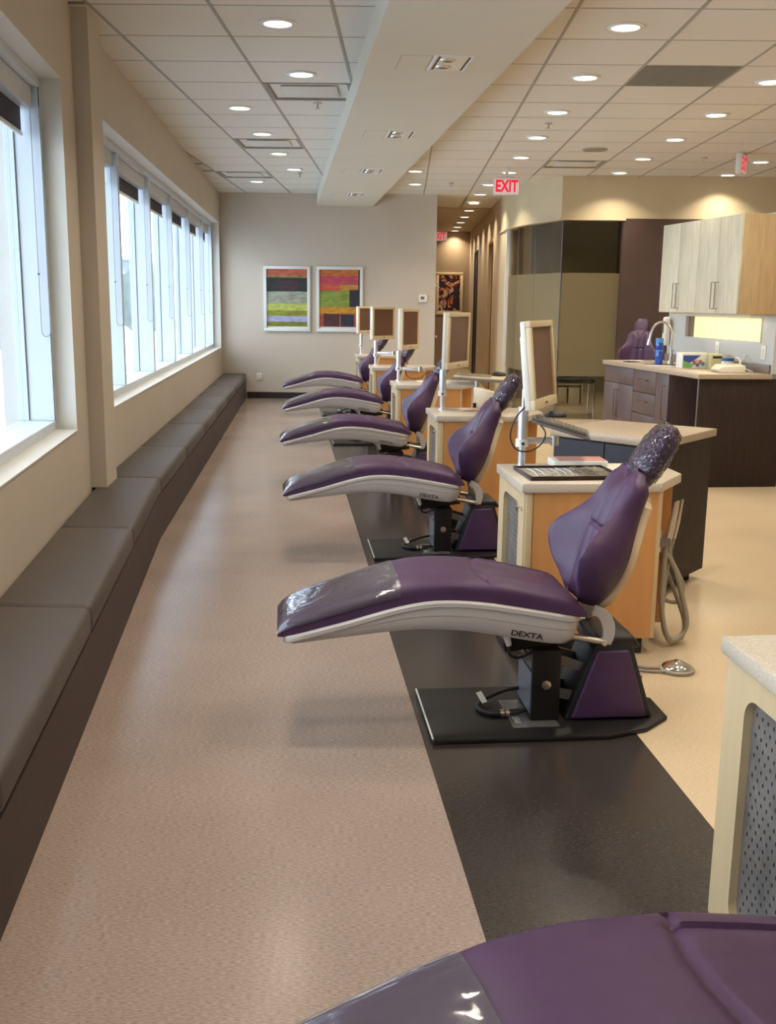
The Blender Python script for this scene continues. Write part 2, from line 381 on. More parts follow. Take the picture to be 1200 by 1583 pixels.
build_window('window_1', near_x, -2.4, 5.70, NM)
build_window('window_2', far_x, 6.72, 15.98, FM)
def blind(fx, y0, y1, label, drop=.12):
    t = thing('roller_blind', label, 'blind', (fx(y0), y0, 2.3), 0, None)
    def bar(nm, a, b, z0, z1, o0, o1, m, par=t, wv=.003):
        bm = BM(); prism(bm, [(fx(a)-o1-fx(y0),a-y0),(fx(a)-o0-fx(y0),a-y0),(fx(b)-o0-fx(y0),b-y0),(fx(b)-o1-fx(y0),b-y0)], z0-2.3, z1-2.3)
        bmesh.ops.recalc_face_normals(bm, faces=bm.faces[:])
        if wv: bev(bm, wv, 1)
        return finish(nm, bm, m, par, 40)
    top = HEAD-.057
    bar('valance', y0, y1, top-.105, top, .145, .245, mat('blind_fascia', rgb(200,200,200), .5))
    bar('shade', y0+.02, y1-.03, top-.105-drop, top-.106, .202, .205, M_darkshade, wv=0)
    bar('hem_bar', y0+.02, y1-.03, top-.105-drop-.022, top-.105-drop, .195, .212, M_wplast)
    # bead chain hanging on the far jamb, seen against it
    yy = y1-.012; X = fx(yy)-fx(y0); pts = []
    zt, zb = top-.10-2.3, 1.32-2.3
    for k in range(9): pts.append((X-.155, yy-y0, zt+(zb-zt)*k/8))
    for k in range(1, 8): a = math.pi*k/8; pts.append((X-.155+.024*(1-math.cos(a)), yy-y0, zb-.03*math.sin(a)))
    for k in range(9): pts.append((X-.107, yy-y0, zb+(zt-zb)*k/8))
    bm = BM(); tube(bm, pts, .0028, 5); finish('bead_chain', bm, mat('chain_plastic', rgb(150,158,165), .5), t, 60)
    bm = BM(); lathe(bm, [(.001,-.006),(.007,-.004),(.007,.004),(.001,.006)], 8, lambda p: Vector((p.x+X-.155, p.y+yy-y0, p.z+1.62-2.3)))
    finish('chain_clip', bm, M_greym, t, 60)
    return t
blind(near_x, 4.05, 5.64, 'grey roller blind in the big near window at the left edge, rolled almost up', .12)
FE = [6.77]+FM+[15.93]
bl = ['half hidden bay right behind the wall column', 'first fully visible bay past the wall column', 'second fully visible bay past the wall column', 'third fully visible bay past the wall column', 'fourth fully visible bay past the wall column', 'last bay next to the end wall']
for (a, b), s in zip(zip(FE, FE[1:]), bl):
    o = blind(far_x, a+.04, b-.04, 'rolled up grey blind in the '+s, .11); o['group'] = 'roller blinds of the far window'

# ------------------------------------------------------------------ outside
bm = BM(); box(bm, -90, -2.9, -40, 90, -.25, -.2); struct(finish('ground', bm, mat('pale_paving', rgb(225,225,222), .8, var=.05, scale=1)))
def building(x0, x1, y0, y1, h, label, c, rows, cols):
    t = thing('building', label, 'building', (x1, y0, -.2))
    bbox('wall', mat('facade_'+str(int(h*10)), c, .8, var=.06, scale=.8), t, x0-x1, 0, 0, y1-y0, 0, h, 0)
    bbox('roof_edge', M_greym, t, x0-x1-.2, .2, -.2, y1-y0+.2, h, h+.3, 0)
    L = y1-y0
    for r in range(rows):
        for k in range(cols):
            a = L*(k+.2)/cols; b = L*(k+.8)/cols; z = h*(r+.3)/rows
            bbox('window', mat('far_window', rgb(50,62,76), .3), t, 0.0, .06, a, b, z, z+h*.4/rows, 0)
            bbox('window', MATS['far_window'], t, -( x1-x0)*(k+.8)/cols, -(x1-x0)*(k+.2)/cols, -.06, 0, z, z+h*.4/rows, 0)
building(-26, -13, 34, 46, 3.2, 'pale low building with rows of windows seen through the far window bays', rgb(112,122,134), 2, 5)
building(-40, -22, 70, 96, 4.6, 'long grey building furthest away beyond the windows', rgb(100,112,120), 2, 8)
building(-30, -16, 9, 18, 3.0, 'small pale building standing outside the near window', rgb(120,134,150), 2, 4)
for i, (x, y, h) in enumerate(((-9.5,30,2.0),(-8.2,33,2.3))):
    t = thing('tree', ['round green tree outside near the pale building','taller round green tree behind the first one outside'][i], 'tree', (x, y, -.2))
    bm = BM(); tube(bm, [(0,0,0),(.05,0,h*.5)], .12); finish('trunk', bm, M_dkwood, t)
    bm = BM(); bmesh.ops.create_icosphere(bm, subdivisions=4, radius=h*.42)
    for v in bm.verts: v.co = v.co*(1+.35*noise.noise(v.co*1.7)) + Vector((0,0,h*.72))
    finish('crown', bm, mat('leaves', rgb(84,96,74), .8, var=.4, scale=3), t, 80)

# ------------------------------------------------------------------ bench along the windows
def bench_x(Y): return (-1.15-.143*(Y-3.67)) if Y < 6.4 else (-1.5404-.095*(Y-6.4))
def bench_back(Y): return (near_x(Y) if Y < YK else far_x(Y))+.003
BY = [-1.9,-.55,.85,2.26,3.67,5.02,6.50,7.93,9.42,10.76,12.2,13.6,14.9,16.095]
names = {3:'dark taupe bench section at the bottom left corner of the photo, nearest of the row',4:'second nearest taupe bench section, below the near window',
 5:'taupe bench section that the wall column stands on',6:'taupe bench section just past the wall column',7:'second bench section past the wall column',8:'third bench section past the wall column',
 9:'fourth bench section past the wall column',10:'fifth bench section past the wall column',11:'third bench section counted from the end wall',12:'last bench section, touching the end wall'}
for k, (a, b) in enumerate(zip(BY, BY[1:])):
    if k == 12-0 and False: pass
    idx = k
    lab = names.get(idx, 'taupe upholstered bench section beside or behind the camera, out of the photo')
    if k == 11: lab = 'second bench section counted from the end wall'
    if k == 10: lab = 'third bench section counted from the end wall'
    if k < 2: continue
    t = thing('bench', lab, 'bench', (bench_x(a), a, 0), 0, 'upholstered bench sections under the windows')
    def quad(y0, y1, inset, z0, z1, w, name, m):
        ys = [y0, y1]
        if y0 < 6.4 < y1: ys = [y0, 6.4, y1]
        po = [(bench_x(y)-inset-bench_x(a), y-a) for y in ys] + [(bench_back(y)-bench_x(a), y-a) for y in ys[::-1]]
        bm = BM(); prism(bm, po, z0, z1); bmesh.ops.recalc_face_normals(bm, faces=bm.faces[:]); w and bev(bm, w, 3, 20); return finish(name, bm, m, t, 50)
    quad(a+.0008, b-.0008, 0, .27, .38, .028, 'seat_cushion', M_taupe)
    quad(a, b, .002, 0, .272, 0, 'base', M_taupe2)

# ------------------------------------------------------------------ downlights
def make_downlight(label, x, y, z=CEIL, r=.098):
    t = thing('downlight', label, 'ceiling light', (x, y, z-.004), 0, None)
    bm = BM(); prof = [(r*.80,-.001),(r*.84,-.007),(r*1.0,-.008),(r*1.12,-.002),(r*1.12,.004),(r*.80,.004)]
    n = 28; rings = [[Vector((q*math.cos(2*math.pi*k/n), q*math.sin(2*math.pi*k/n), h)) for k in range(n)] for q, h in prof]
    loft(bm, rings+[rings[0]], cap=False); bmesh.ops.remove_doubles(bm, verts=bm.verts[:], dist=1e-5); finish('trim_ring', bm, M_white, t, 40)
    bm = BM(); lathe(bm, [(r*.81,-.004),(r*.81,.002)], n); finish('diffuser', bm, mat('lamp_diffuser', (1,.95,.86), .5, emit=(1,.93,.80), es=5.0), t)
    ld = bpy.data.lights.get('downlight_beam')
    if not ld:
        ld = bpy.data.lights.new('downlight_beam', 'AREA'); ld.shape = 'DISK'; ld.size = .11; ld.energy = LAMP_W; ld.color = LAMP_C; ld.spread = R(118)
    l = bpy.data.objects.new('lamp', ld); COL.objects.link(l); l.parent = t; l.location = (0, 0, -.012)
    return t
G1 = 'recessed ceiling downlights'
DL = [(-.765,6.4,'big round downlight at top of the photo, left of the soffit'),(-.765,7.77,'second downlight from the top, left of the soffit'),
 (-1.41,9.1,'downlight left of the grid line, past the nearest air diffuser'),(-1.41,10.46,'downlight just before the middle air diffuser'),(-1.41,11.82,'downlight just past the middle air diffuser'),
 (-1.39,13.18,'downlight beside the farthest left air diffuser'),(-2.04,14.55,'downlight nearest to the end wall, left side'),
 (.09,13.24,'nearer of two downlights right of the soffit near the end wall'),(.10,14.66,'farther of two downlights right of the soffit near the end wall'),
 (1.24,6.42,'nearest downlight in the row right of the soffit'),(1.24,7.79,'second downlight in the row right of the soffit'),(1.24,9.16,'third downlight in the row right of the soffit'),
 (1.24,10.52,'fourth downlight in the row right of the soffit'),(1.24,11.93,'fifth downlight in the row right of the soffit'),(1.24,13.27,'sixth downlight right of the soffit, just above the exit sign'),
 (1.10,14.64,'downlight partly hidden by the left edge of the exit sign'),
 (2.575,7.88,'downlight cut by the right edge of the photo, beside the grey return grille'),(2.575,9.21,'second downlight in the right row'),(2.575,10.56,'third downlight in the right row'),
 (2.575,11.94,'fourth downlight in the right row'),(2.575,13.2,'last downlight in the right row, against the beige header'),(3.915,12.1,'downlight right of the side facing exit sign'),(3.915,13.3,'downlight left of the side facing exit sign')]
for x, y, s in DL: make_downlight(s, x, y)['group'] = G1
for k, y in enumerate((15.94,17.37,18.70,20.10,21.5,22.8,24.0)):
    o = make_downlight(['first','second','third','fourth','fifth','sixth','last'][k]+' downlight of the hallway row', 1.07, y); o['group'] = 'hallway downlights'
for x in (-.765, 1.24, 2.575, 3.915):
    for y in ((5.0, 3.65, 2.3, .95, -.4, -1.8) if x < 2 else (6.5, 3.65, .95, -1.8)):
        o = make_downlight('recessed downlight in the ceiling above the top edge of the photo', x, y); o['group'] = 'downlights above the frame'
for x, y in ((3.915,10.6),(3.915,8.0),(5.2,10.5),(5.2,7)):
    o = make_downlight('recessed downlight in the ceiling beyond the right edge of the photo', x, y); o['group'] = 'downlights beyond the right edge'
make_downlight('nearer unseen downlight added to brighten the glass walled room', 2.3, 14.7); make_downlight('farther unseen downlight added to brighten the glass walled room', 2.6, 16.4)  # unseen lamps, added to brighten the interior behind the glass

# air diffusers, grille, speaker, sprinklers
def diffuser(i, j, label):
    x, y = cell(i, j); t = thing('air_diffuser', label, 'vent', (x, y, CEIL))
    bm = BM()
    n = 4; sq = [(1,1),(-1,1),(-1,-1),(1,-1)]
    rings = [[Vector((a*w, b*w*1.02, z)) for a, b in sq] for w, z in ((.325,0),(.318,-.004),(.30,-.002),(.262,.045),(.262,.055),(.325,.055))]
    loft(bm, rings+[rings[0]], cap=False); finish('frame', bm, mat('diffuser_metal', rgb(128,126,116), .4), t)
    bm = BM(); box(bm, -.262, .262, -.266, .266, .05, .055); finish('duct_back', bm, M_black, t)
    bbox('face_plate', mat('diffuser_plate', rgb(214,212,204), .35), t, -.212, .212, -.205, .205, -.002, .006, .003)
    t['group'] = 'square air diffusers'
diffuser(-2, 3, 'large square air diffuser nearest the camera, left of the soffit')
diffuser(-3, 7, 'middle square air diffuser between two downlights')
diffuser(-4, 11, 'farthest left square air diffuser near the end wall')
diffuser(2, 9, 'square air diffuser right of the exit sign')
x, y = cell(2, 2); t = thing('return_grille', 'grey perforated return air grille in the right part of the ceiling', 'vent', (x, y, CEIL))
bbox('frame', M_bar, t, -.328, .328, -.334, .334, 0, .012, .002)
bm = BM()
for a in range(44):
    u = -.315+.63*a/43; box(bm, u-.0035, u+.0035, -.32, .32, -.003, .002); box(bm, -.32, .32, u-.003, u+.003, -.0025, .001)
o = finish('mesh_screen', bm, mat('grille_grey', rgb(128,126,116), .6), t); o['kind'] = 'stuff'
t = thing('ceiling_speaker', 'flat round ceiling speaker disc right of the exit sign', 'speaker', (1.93, 11.27, CEIL-.004))
cyl('trim_ring', mat('speaker_rim', rgb(180,170,150), .5), t, .13, -.008, .003, n=28, w=.002); cyl('grille', mat('speaker_cloth', rgb(150,140,122), .7), t, .115, -.011, -.006, n=28)
for x, y, s in ((-.74,8.85,'just past the large air diffuser'),(-1.36,13.6,'next to the farthest left air diffuser'),(1.24,9.72,'in the downlight row right of the soffit'),(3.2,11.8,'between the two right downlight rows'),(.58,14.5,'near the hallway mouth')):
    t = thing('sprinkler', 'small chrome fire sprinkler '+s, 'sprinkler', (x, y, CEIL-.004), 0, 'fire sprinklers')
    cyl('escutcheon', M_steel, t, .035, -.006, .004); cyl('pipe', M_steel, t, .007, -.04, -.006, n=10)
    cyl('deflector', M_steel, t, .018, -.045, -.041, n=12)
# recessed lamp boxes of the soffit
for k, (x, y, s) in enumerate(((.243,6.57,'nearest'),(-.07,9.27,'second nearest'),(-.39,11.8,'third nearest'),(-.69,14.35,'farthest'))):
    t = thing('recessed_spotlight', s+' rectangular double spotlight recessed in the soffit', 'ceiling light', (x, y, BZ), TH, 'double spotlights in the soffit')
    w, l = .115, .20
    bm = BM()
    sq = [(1,1),(-1,1),(-1,-1),(1,-1)]
    rings = [[Vector((a*(w-q), b*(l-q), z)) for a, b in sq] for q, z in ((0,0),(.004,-.005),(.014,-.005),(.016,-.001))]
    loft(bm, rings+[rings[0]], cap=False); finish('frame', bm, M_white, t)
    bbox('reflector_plate', mat('spot_plate', rgb(216,210,198), .4), t, -.099, .099, -.184, .184, -.003, .001, 0)
    for q in (-1, 1): bbox('slot', M_ink, t, q*.088-.006, q*.088+.006, -.17, .17, -.0045, -.0025, 0)
    for b in (-.09, .09):
        bm = BM(); lathe(bm, [(.048,-.002),(.044,-.010),(.02,-.013)], 18, lambda p: Vector((p.x-.03, p.y+b, p.z))); h = finish('lamp_head', bm, M_steel, t, 40)
        bm = BM(); lathe(bm, [(.03,-.0115),(.02,-.0145)], 14, lambda p: Vector((p.x-.03, p.y+b, p.z))); finish('lens', bm, M_greym, h)
    t2 = thing('access_panel', s+' flush access panel outlined in the soffit beside its spotlight', 'panel', (x-.22, y, BZ), TH, 'flush access panels in the soffit')
    bbox('panel', M_beam, t2, -.09, .09, -.19, .19, -.002, .001, 0)
    for q in (-1, 1): bbox('joint', M_greym, t2, q*.09-.0015, q*.09+.0015, -.19, .19, -.0022, .0005, 0)

# ------------------------------------------------------------------ exit signs
def exit_sign(label, loc, rz, w=.31, h=.195, ceiling=True):
    t = thing('exit_sign', label, 'sign', loc, rz)
    bbox('housing', M_wplast, t, -w/2, w/2, -.03, .03, 0, h, .006)
    bbox('canopy', M_wplast, t, -.08, .08, -.035, .035, h, h+.02, .003)
    if 'camera' in label: bbox('stem', M_wplast, t, -.02, .02, -.02, .02, h+.02, CEIL-loc[2]-.0, 0)
    for s in (-1, 1):
        f = bbox('face', M_exit, t, -w/2+.012, w/2-.012, s*.0305-.001, s*.0305+.001, .012, h-.012, 0)
        text('lettering', 'EXIT', h*.95, M_redlet, t, basis((-s, 0, 0) if s > 0 else (1, 0, 0), (0, 0, 1), (0, s*.0325, h*.5)), .70, bold=.035)
    return t
exit_sign('red lettered EXIT sign facing the camera, hung right of the soffit', (1.172, 12.85, 2.752), 0)
exit_sign('EXIT sign seen almost edge on at the right, turned to the side', (3.50, 11.45, CEIL-.265+.045), R(63), .30, .20)
exit_sign('EXIT sign far down the dim hallway, half hidden by the wall corner', (.60, 20, CEIL-.265-.19), 0, .30, .17)

# ------------------------------------------------------------------ pictures and wall fittings
def picture(label, x0, x1, z0, z1, Y, art, fr=M_white, m=.045, dep=.035, fcol=None):
    t = thing('framed_picture', label, 'picture', ((x0+x1)/2, Y, z0))
    w = (x1-x0)/2; h = z1-z0
    for a, b, c, d in ((-w, w, 0, m), (-w, w, h-m, h), (-w, -w+m, m, h-m), (w-m, w, m, h-m)):
        bbox('frame', fr, t, a, b, -dep, 0, c, d, .003)
    bbox('backing', M_white, t, -w+m, w-m, -.014, -.002, m, h-m, 0)
    bm = BM(); pal = []
    box(bm, -w+m+.002, w-m-.002, -.017, -.014, m+.03, h-m-.002)
    W2 = 2*(w-m); H2 = h-2*m-.03
    mats = [mat('art_ground', (.1,.1,.1), .7)]
    for i, (u0, u1, v0, v1, c) in enumerate(art):
        mm = mat('paint_%d_%d_%d' % c, rgb(*c), .7, var=.28, scale=9, stretch=(1,1,3), detail=8); 
        if mm not in mats: mats.append(mm)
        # ragged painted block as its own thin patch
        n = 26; X0 = -w+m+W2*u0; X1 = -w+m+W2*u1; Z1 = m+.03+H2*(1-v0); Z0 = m+.03+H2*(1-v1); y = -.0175-.0002*i
        amp = .005
        top = [bm.verts.new((X0+(X1-X0)*k/n, y, Z1+amp*noise.noise(Vector((k*.9, i*3.1, 0))))) for k in range(n+1)]
        bot = [bm.verts.new((X0+(X1-X0)*k/n, y, Z0+amp*noise.noise(Vector((k*.9, i*5.7+9, 4))))) for k in range(n+1)]
        for k in range(n):
            f = bm.faces.new((bot[k], bot[k+1], top[k+1], top[k])); f.material_index = mats.index(mm)
    finish('artwork', bm, mats, t)
    return t
A1 = [(0,1,0,.15,(176,92,66)),(0,1,.12,.16,(128,116,70)),(0,1,.15,.40,(44,44,46)),(.3,.75,.2,.38,(62,44,48)),(0,1,.39,.61,(150,154,136)),(0,1,.60,.73,(176,184,92)),(0,1,.72,.83,(134,138,44)),(0,1,.82,.93,(160,164,196)),(0,1,.92,1,(118,118,40))]
A2 = [(0,1,0,.13,(184,106,50)),(0,1,.11,.27,(184,72,90)),(0,.6,.26,.37,(196,88,62)),(.5,1,.26,.37,(178,130,60)),(0,.78,.37,.67,(130,146,62)),(.74,1,.35,.65,(46,44,50)),(.96,1,0,.35,(40,34,40)),(0,1,.65,.77,(192,136,44)),(0,1,.77,1,(168,84,58)),(.1,.5,.77,.99,(76,44,44)),(.53,.86,.78,.99,(44,46,60))]
picture('white framed abstract with dark, green and lilac horizontal bands, left one on the end wall', -2.17, -1.46, 1.03, 2.005, 16.098, A1)
picture('white framed abstract with pink, green and orange blocks, right one on the end wall', -1.365, -.66, 1.03, 2.005, 16.098, A2)
art3 = mat('swirl_art', (.1,.1,.1), .5)
nt = art3.node_tree; b_ = nt.nodes['Principled BSDF']; tc = nt.nodes.new('ShaderNodeTexCoord'); vn = nt.nodes.new('ShaderNodeTexNoise'); vn.inputs['Scale'].default_value = 3.2; vn.inputs['Distortion'].default_value = 2.6; vn.inputs['Detail'].default_value = 1
rr = nt.nodes.new('ShaderNodeValToRGB'); rr.color_ramp.interpolation = 'CONSTANT'; e = rr.color_ramp.elements
e[0].position = 0; e[0].color = (*rgb(24,24,44), 1); e[1].position = .40; e[1].color = (*rgb(30,22,24), 1)
for p, c in ((.47,(120,34,36)),(.52,(196,116,52)),(.57,(214,206,196)),(.61,(40,40,66)),(.68,(200,170,90))):
    q = e.new(p); q.color = (*rgb(*c), 1)
nt.links.new(tc.outputs['Object'], vn.inputs['Vector']); nt.links.new(vn.outputs['Fac'], rr.inputs[0]); nt.links.new(rr.outputs[0], b_.inputs['Base Color'])
t = picture('cream framed dark swirling abstract at the end of the hallway', .68, 1.29, 1.21, 2.16, YH-.002, [], mat('cream_frame', rgb(220,200,160), .5), .06)
for c in t.children:
    if c.name.startswith('artwork'): c.data.materials[0] = art3
t = thing('thermostat', 'small white wall thermostat with a dark display on the end wall', 'thermostat', (.255, 16.098, 1.49))
bbox('case', M_wplast, t, -.062, .062, -.03, 0, 0, .115, .008); bbox('display', M_greym, t, -.035, .02, -.032, -.029, .045, .085, 0); 
bm = BM(); tube(bm, [(-.03,-.005,.11),(0,-.005,.175),(.03,-.005,.11)], .002, 5); finish('hanger_wire', bm, M_wplast, t)
for X, Y_, Z_, s in ((-2.255,16.098,.27,'white wall outlet low on the end wall beside the bench'),):
    t = thing('wall_outlet', s, 'outlet', (X, Y_, Z_)); bbox('cover_plate', M_wplast, t, -.04, .04, -.008, 0, 0, .12, .003)
    for z in (.035, .085): bbox('socket', M_reveal, t, -.018, .018, -.011, -.007, z-.015, z+.015, .002)
for z in (1.75, .98):
    t = thing('wall_stop', 'small %s steel stop on the right edge of the end wall' % ('upper' if z > 1.3 else 'lower'), 'fitting', (.44, 16.12, z)); 
    bm = BM(); lathe(bm, [(.012,0),(.012,.02),(.02,.025),(.02,.04)], 12, lambda p: Vector((p.z, p.x*0+p.y, p.x))); finish('knob', bm, M_chrome, t, 40)

# ================================================================== DENTAL CHAIRS
TOP = [(-.505,.376),(-.305,.430),(-.12,.483),(.005,.503),(.143,.498),(.322,.470),(.516,.434)]
BOT = [(-.505,.343),(-.305,.371),(-.12,.393),(-.018,.397),(.108,.390),(.249,.366),(.43,.337),(.494,.350),(.52,.40)]
CUS = [(-.53,.392),(-.515,.418),(-.475,.446),(-.288,.512),(-.1,.565),(-.019,.576),(.117,.575),(.255,.556),(.45,.513),(.50,.492),(.535,.45)]
HW = [(-.53,.178),(-.45,.19),(-.2,.203),(.05,.213),(.54,.213)]
def cushion_z(u): return smt(CUS, u)
def cushion_surf(u, a, lift=0):       # a in -1..1 across, over the domed top
    w = lerpt(HW, u)-.012 + lift
    h = cushion_z(u) - smt(TOP, u) + lift
    zt = smt(TOP, u)
    th = math.pi/2*(1-a)               # 0..pi
    c, s = math.cos(th), math.sin(th)
    y = w*abs(c)**.42*(1 if c >= 0 else -1); z = zt + h*max(0, s)**.38
    if u > .15:                        # stitched channels of the seat
        z += .007*min(1, (u-.15)/.05)*(abs(math.sin(math.pi*y/.070))**.6-.6) if abs(y) < .14 else .004*min(1, (u-.15)/.05)
    z -= .009*math.exp(-((u-.16-1.2*y*y)/.009)**2)*(1 if abs(y) < w*.92 else 0)
    return Vector((u, y, z))
def make_chair(label, lift=0):
    t = thing('dental_chair', label, 'dental chair', (0,0,0), TH, 'plum dental chairs in a row')
    # shell under the cushion
    bm = BM(); rings = []
    us = [-.512,-.508,-.50,-.48]+[-.44+.04*i for i in range(23)]+[.46,.49,.508,.517,.521]
    for u in us:
        e = 0
        if u > .44: e = (u-.44)/.081
        if u < -.48: e = max(e, (-.48-u)/.032*.8)
        w = lerpt(HW, u)+.004 - .05*max(0, e)**3
        zt = smt(TOP, u); zb = smt(BOT, u) 
        if u < -.48: zb += .012*((-.48-u)/.032)**2
        h = zt-zb
        prof = [(w-.006, zt+.002),(w, zt-.004),(w+.001, zt-.017),(w-.004, zt-.021),(w-.004, zt-.45*h),(w-.006, zt-.455*h-.001),(w-.007, zb+.022),(w-.018, zb+.006),(w-.04, zb)]
        ring = [Vector((u, -y, z)) for y, z in prof] + [Vector((u, y, z)) for y, z in prof[::-1]]
        rings.append(ring)
    loft(bm, rings); shell = finish('seat_shell', bm, M_shell, t, 38)
    text('lettering', 'DEXTA', .027, M_ink, shell, basis((1,0,-.182), (.182,0,1), (.322,-.2108,.380)), 1.32, .0012)
    text('lettering', 'DEXTA', .027, M_ink, shell, basis((-1,0,.182), (.182,0,1), (.322,.2108,.380)), 1.32, .0012)
    # cushion
    bm = BM(); n = 72; rings = []
    us = [-.532,-.530,-.525,-.515,-.50,-.48]+[-.455+.022*i for i in range(27)]+[.139+.007*i for i in range(14)]+[.245+.02*i for i in range(13)]+[.505,.52,.53,.535]
    for u in us: rings.append([cushion_surf(u, -1+2*k/n) for k in range(n+1)])
    loft(bm, rings); finish('seat_cushion', bm, M_plum, t, 60)
    # clear film over the foot end
    bm = BM(); rings = []
    for i in range(30):
        u = -.5345+.0150*i
        if u > -.10: break
        rings.append([cushion_surf(max(u, -.5315), -.93+1.86*k/n, .003)+Vector((-.003 if u < -.53 else 0,0,.0015*noise.noise(Vector((u*30, k*.5, 0))))) for k in range(n+1)])
    loft(bm, rings, closed=False, cap=False); finish('plastic_cover', bm, M_film, t, 80)['label'] = 'clear plastic sheet over the foot end'
    # backrest, leaning back from the hinge
    B0 = Vector((.580, 0, .452)); BD = Vector((.335, 0, .942)); BN = Vector((-.942, 0, .335)); LEN = .482
    WW = [(0,.10),(.10,.152),(.22,.202),(.34,.224),(.45,.218),(.58,.188),(.72,.160),(.84,.152),(.93,.146),(1,.115)]
    WG = [(0,.055),(.08,.085),(.18,.130),(.32,.162),(.44,.152),(.57,.108),(.70,.068),(.84,.044),(.94,.032),(1,.022)]
    CF = [(0,.03),(.15,.046),(.5,.058),(.8,.054),(.93,.042),(1,.018)]
    bm = BM(); rings = []; ns = 64; na = 72
    for i in range(ns+1):
        s = i/ns; w = smt(WW, s); wg = smt(WG, s); cf = smt(CF, s)
        shoulder = 0
        ring = []
        for k in range(na+1):
            a = -1+2*k/na; y = a*w*(1-.0)
            f = cf+(wg-cf)*max(0, (abs(a)-.38)/.62)**1.3
            if abs(a) > .86: f -= .022*((abs(a)-.86)/.14)**2.4
            if abs(y) < .074:               # sewn channels and the cross seam
                f += .015*(abs(math.sin(math.pi*y/.074))**.6)*min(1, s/.08, (1.0-s)/.10 if s > .5 else 1)
                f -= .014*math.exp(-((s-.55)/.012)**2)
            else:
                f += .004*min(1, (abs(y)-.074)/.01)
            ss = s*LEN
            if s > .8: ss += (.030*math.sin(math.pi*min(1, abs(a)))**2 - .03*(1-abs(a))**2*2)*(s-.8)/.2
            ring.append(B0+BD*ss+BN*f+Vector((0, y, 0)))
        bk = -.030 if s < .9 else -.03+.02*(s-.9)/.1
        for q, (ay, af) in enumerate(((1.0,.62),(.97,.30),(.88,.02),(.74,-.0),(.4,-.0))):
            fr = wg-.022
            ring.append(B0+BD*s*LEN+BN*(bk+(fr-bk)*af)+Vector((0, w*ay, 0)))
        for q, (ay, af) in enumerate(((.4,0),(.74,0),(.88,.02),(.97,.30),(1.0,.62))):
            fr = wg-.022
            ring.append(B0+BD*s*LEN+BN*(bk+(fr-bk)*af)+Vector((0, -w*ay, 0)))
        rings.append(ring)
    # rounded ends
    def shrink(r, f, push):
        c = sum(r, Vector())/len(r); return [c+(p-c)*f+push for p in r]
    rings = [shrink(rings[0], .80, -BD*.010)]+rings+[shrink(rings[-1], .93, BD*.010), shrink(rings[-1], .72, BD*.016)]
    loft(bm, rings); back = finish('backrest', bm, M_plum, t, 110)
    bm = BM(); rings = []
    for i in range(14):
        s = -.02+.90*i/13; w = max(.06, smt(WW, max(0, s))*.70+.02 - (.05 if i in (0, 13) else 0))
        pr = [(-.028,w),(-.040,w+.004),(-.062,w-.004),(-.068,w-.02)]
        rings.append([B0+BD*s*LEN+BN*f+Vector((0,-y,0)) for f, y in pr]+[B0+BD*s*LEN+BN*f+Vector((0,y,0)) for f, y in pr[::-1]])
    loft(bm, rings); finish('back_shell', bm, M_beige, t, 38)
    # headrest
    HC = Vector((.803, 0, .965)); HD = Vector((.50, 0, .866)).normalized(); HN = Vector((-.866, 0, .50))
    def head(sc, amp, nm, m, s0=-1.0, rough=0):
        bm = BM(); n = 30; rings = []
        for i in range(n+1):
            ph = -math.pi/2+math.pi*i/n; sv = math.sin(ph)
            if sv < s0: continue
            cs = max(.0, math.cos(ph))**.55
            ring = []
            for k in range(32):
                th = 2*math.pi*k/32; c, q = math.cos(th), math.sin(th)
                y = .092*sc*cs*abs(c)**.7*(1 if c > 0 else -1); f = .048*sc*cs*abs(q)**.8*(1 if q > 0 else -1)
                p = HC+HD*.125*sc*sv+BN*0+HN*f+Vector((0, y, 0))
                if amp:
                    d = noise.noise(p*38)*amp+noise.noise(p*90)*amp*.5; p += (p-HC).normalized()*abs(d)
                ring.append(p)
            if cs < .02: ring = [HC+HD*.125*sc*sv+(p-HC-HD*.125*sc*sv)*.02 for p in ring]
            rings.append(ring)
        loft(bm, rings, cap=(not amp)); return finish(nm, bm, m, t, 80 if not amp else 25)
    hr = head(1, 0, 'headrest', M_plum)
    f = head(1.035, .012, 'headrest_cover', M_film2, -.62); f['label'] = 'crinkled clear plastic bag'
    bm = BM(); tube(bm, [B0+BD*LEN*.6+BN*-.045, B0+BD*LEN*.95+BN*-.05, HC-HD*.03-HN*.04], .012, 8); finish('headrest_bar', bm, M_steel, t, 50)
    # arm and rod that carry the back
    for sgn in (-1, 1):
        bm = BM(); pts = spline([(.578,.445),(.612,.425),(.632,.39),(.636,.35),(.628,.318)] and [(.578,0,.445),(.612,0,.425),(.632,0,.39),(.636,0,.35),(.628,0,.318)], 4)
        ws = [.016+.006*math.sin(math.pi*min(1, i/len(pts)*1.1)) for i in range(len(pts))]
        rr = []
        for i, p in enumerate(pts):
            a = pts[max(i-1, 0)]; b = pts[min(i+1, len(pts)-1)]; d = (b-a).normalized(); nn = Vector((d.z, 0, -d.x))
            rr.append([p+nn*ws[i]+Vector((0,.007,0)), p-nn*ws[i]+Vector((0,.007,0)), p-nn*ws[i]+Vector((0,-.007,0)), p+nn*ws[i]+Vector((0,-.007,0))])
        rr = [[q+Vector((0, sgn*.135, 0)) for q in r] for r in rr]
        loft(bm, rr); bev(bm, .003, 1); finish('back_arm', bm, M_greym if False else M_shell, t, 40)
        bm = BM(); tube(bm, [(.44, sgn*.135, .358), (.625, sgn*.135, .322)], .0115, 10); tube(bm, [(.618, sgn*.155, .323), (.618, sgn*.110, .323)], .009, 8)
        finish('tilt_rod', bm, M_steel, t, 50)
    # post, lower tower
    bm = BM(); P = [(.372,-.105),(.478,-.105),(.478,.105),(.372,.105)]
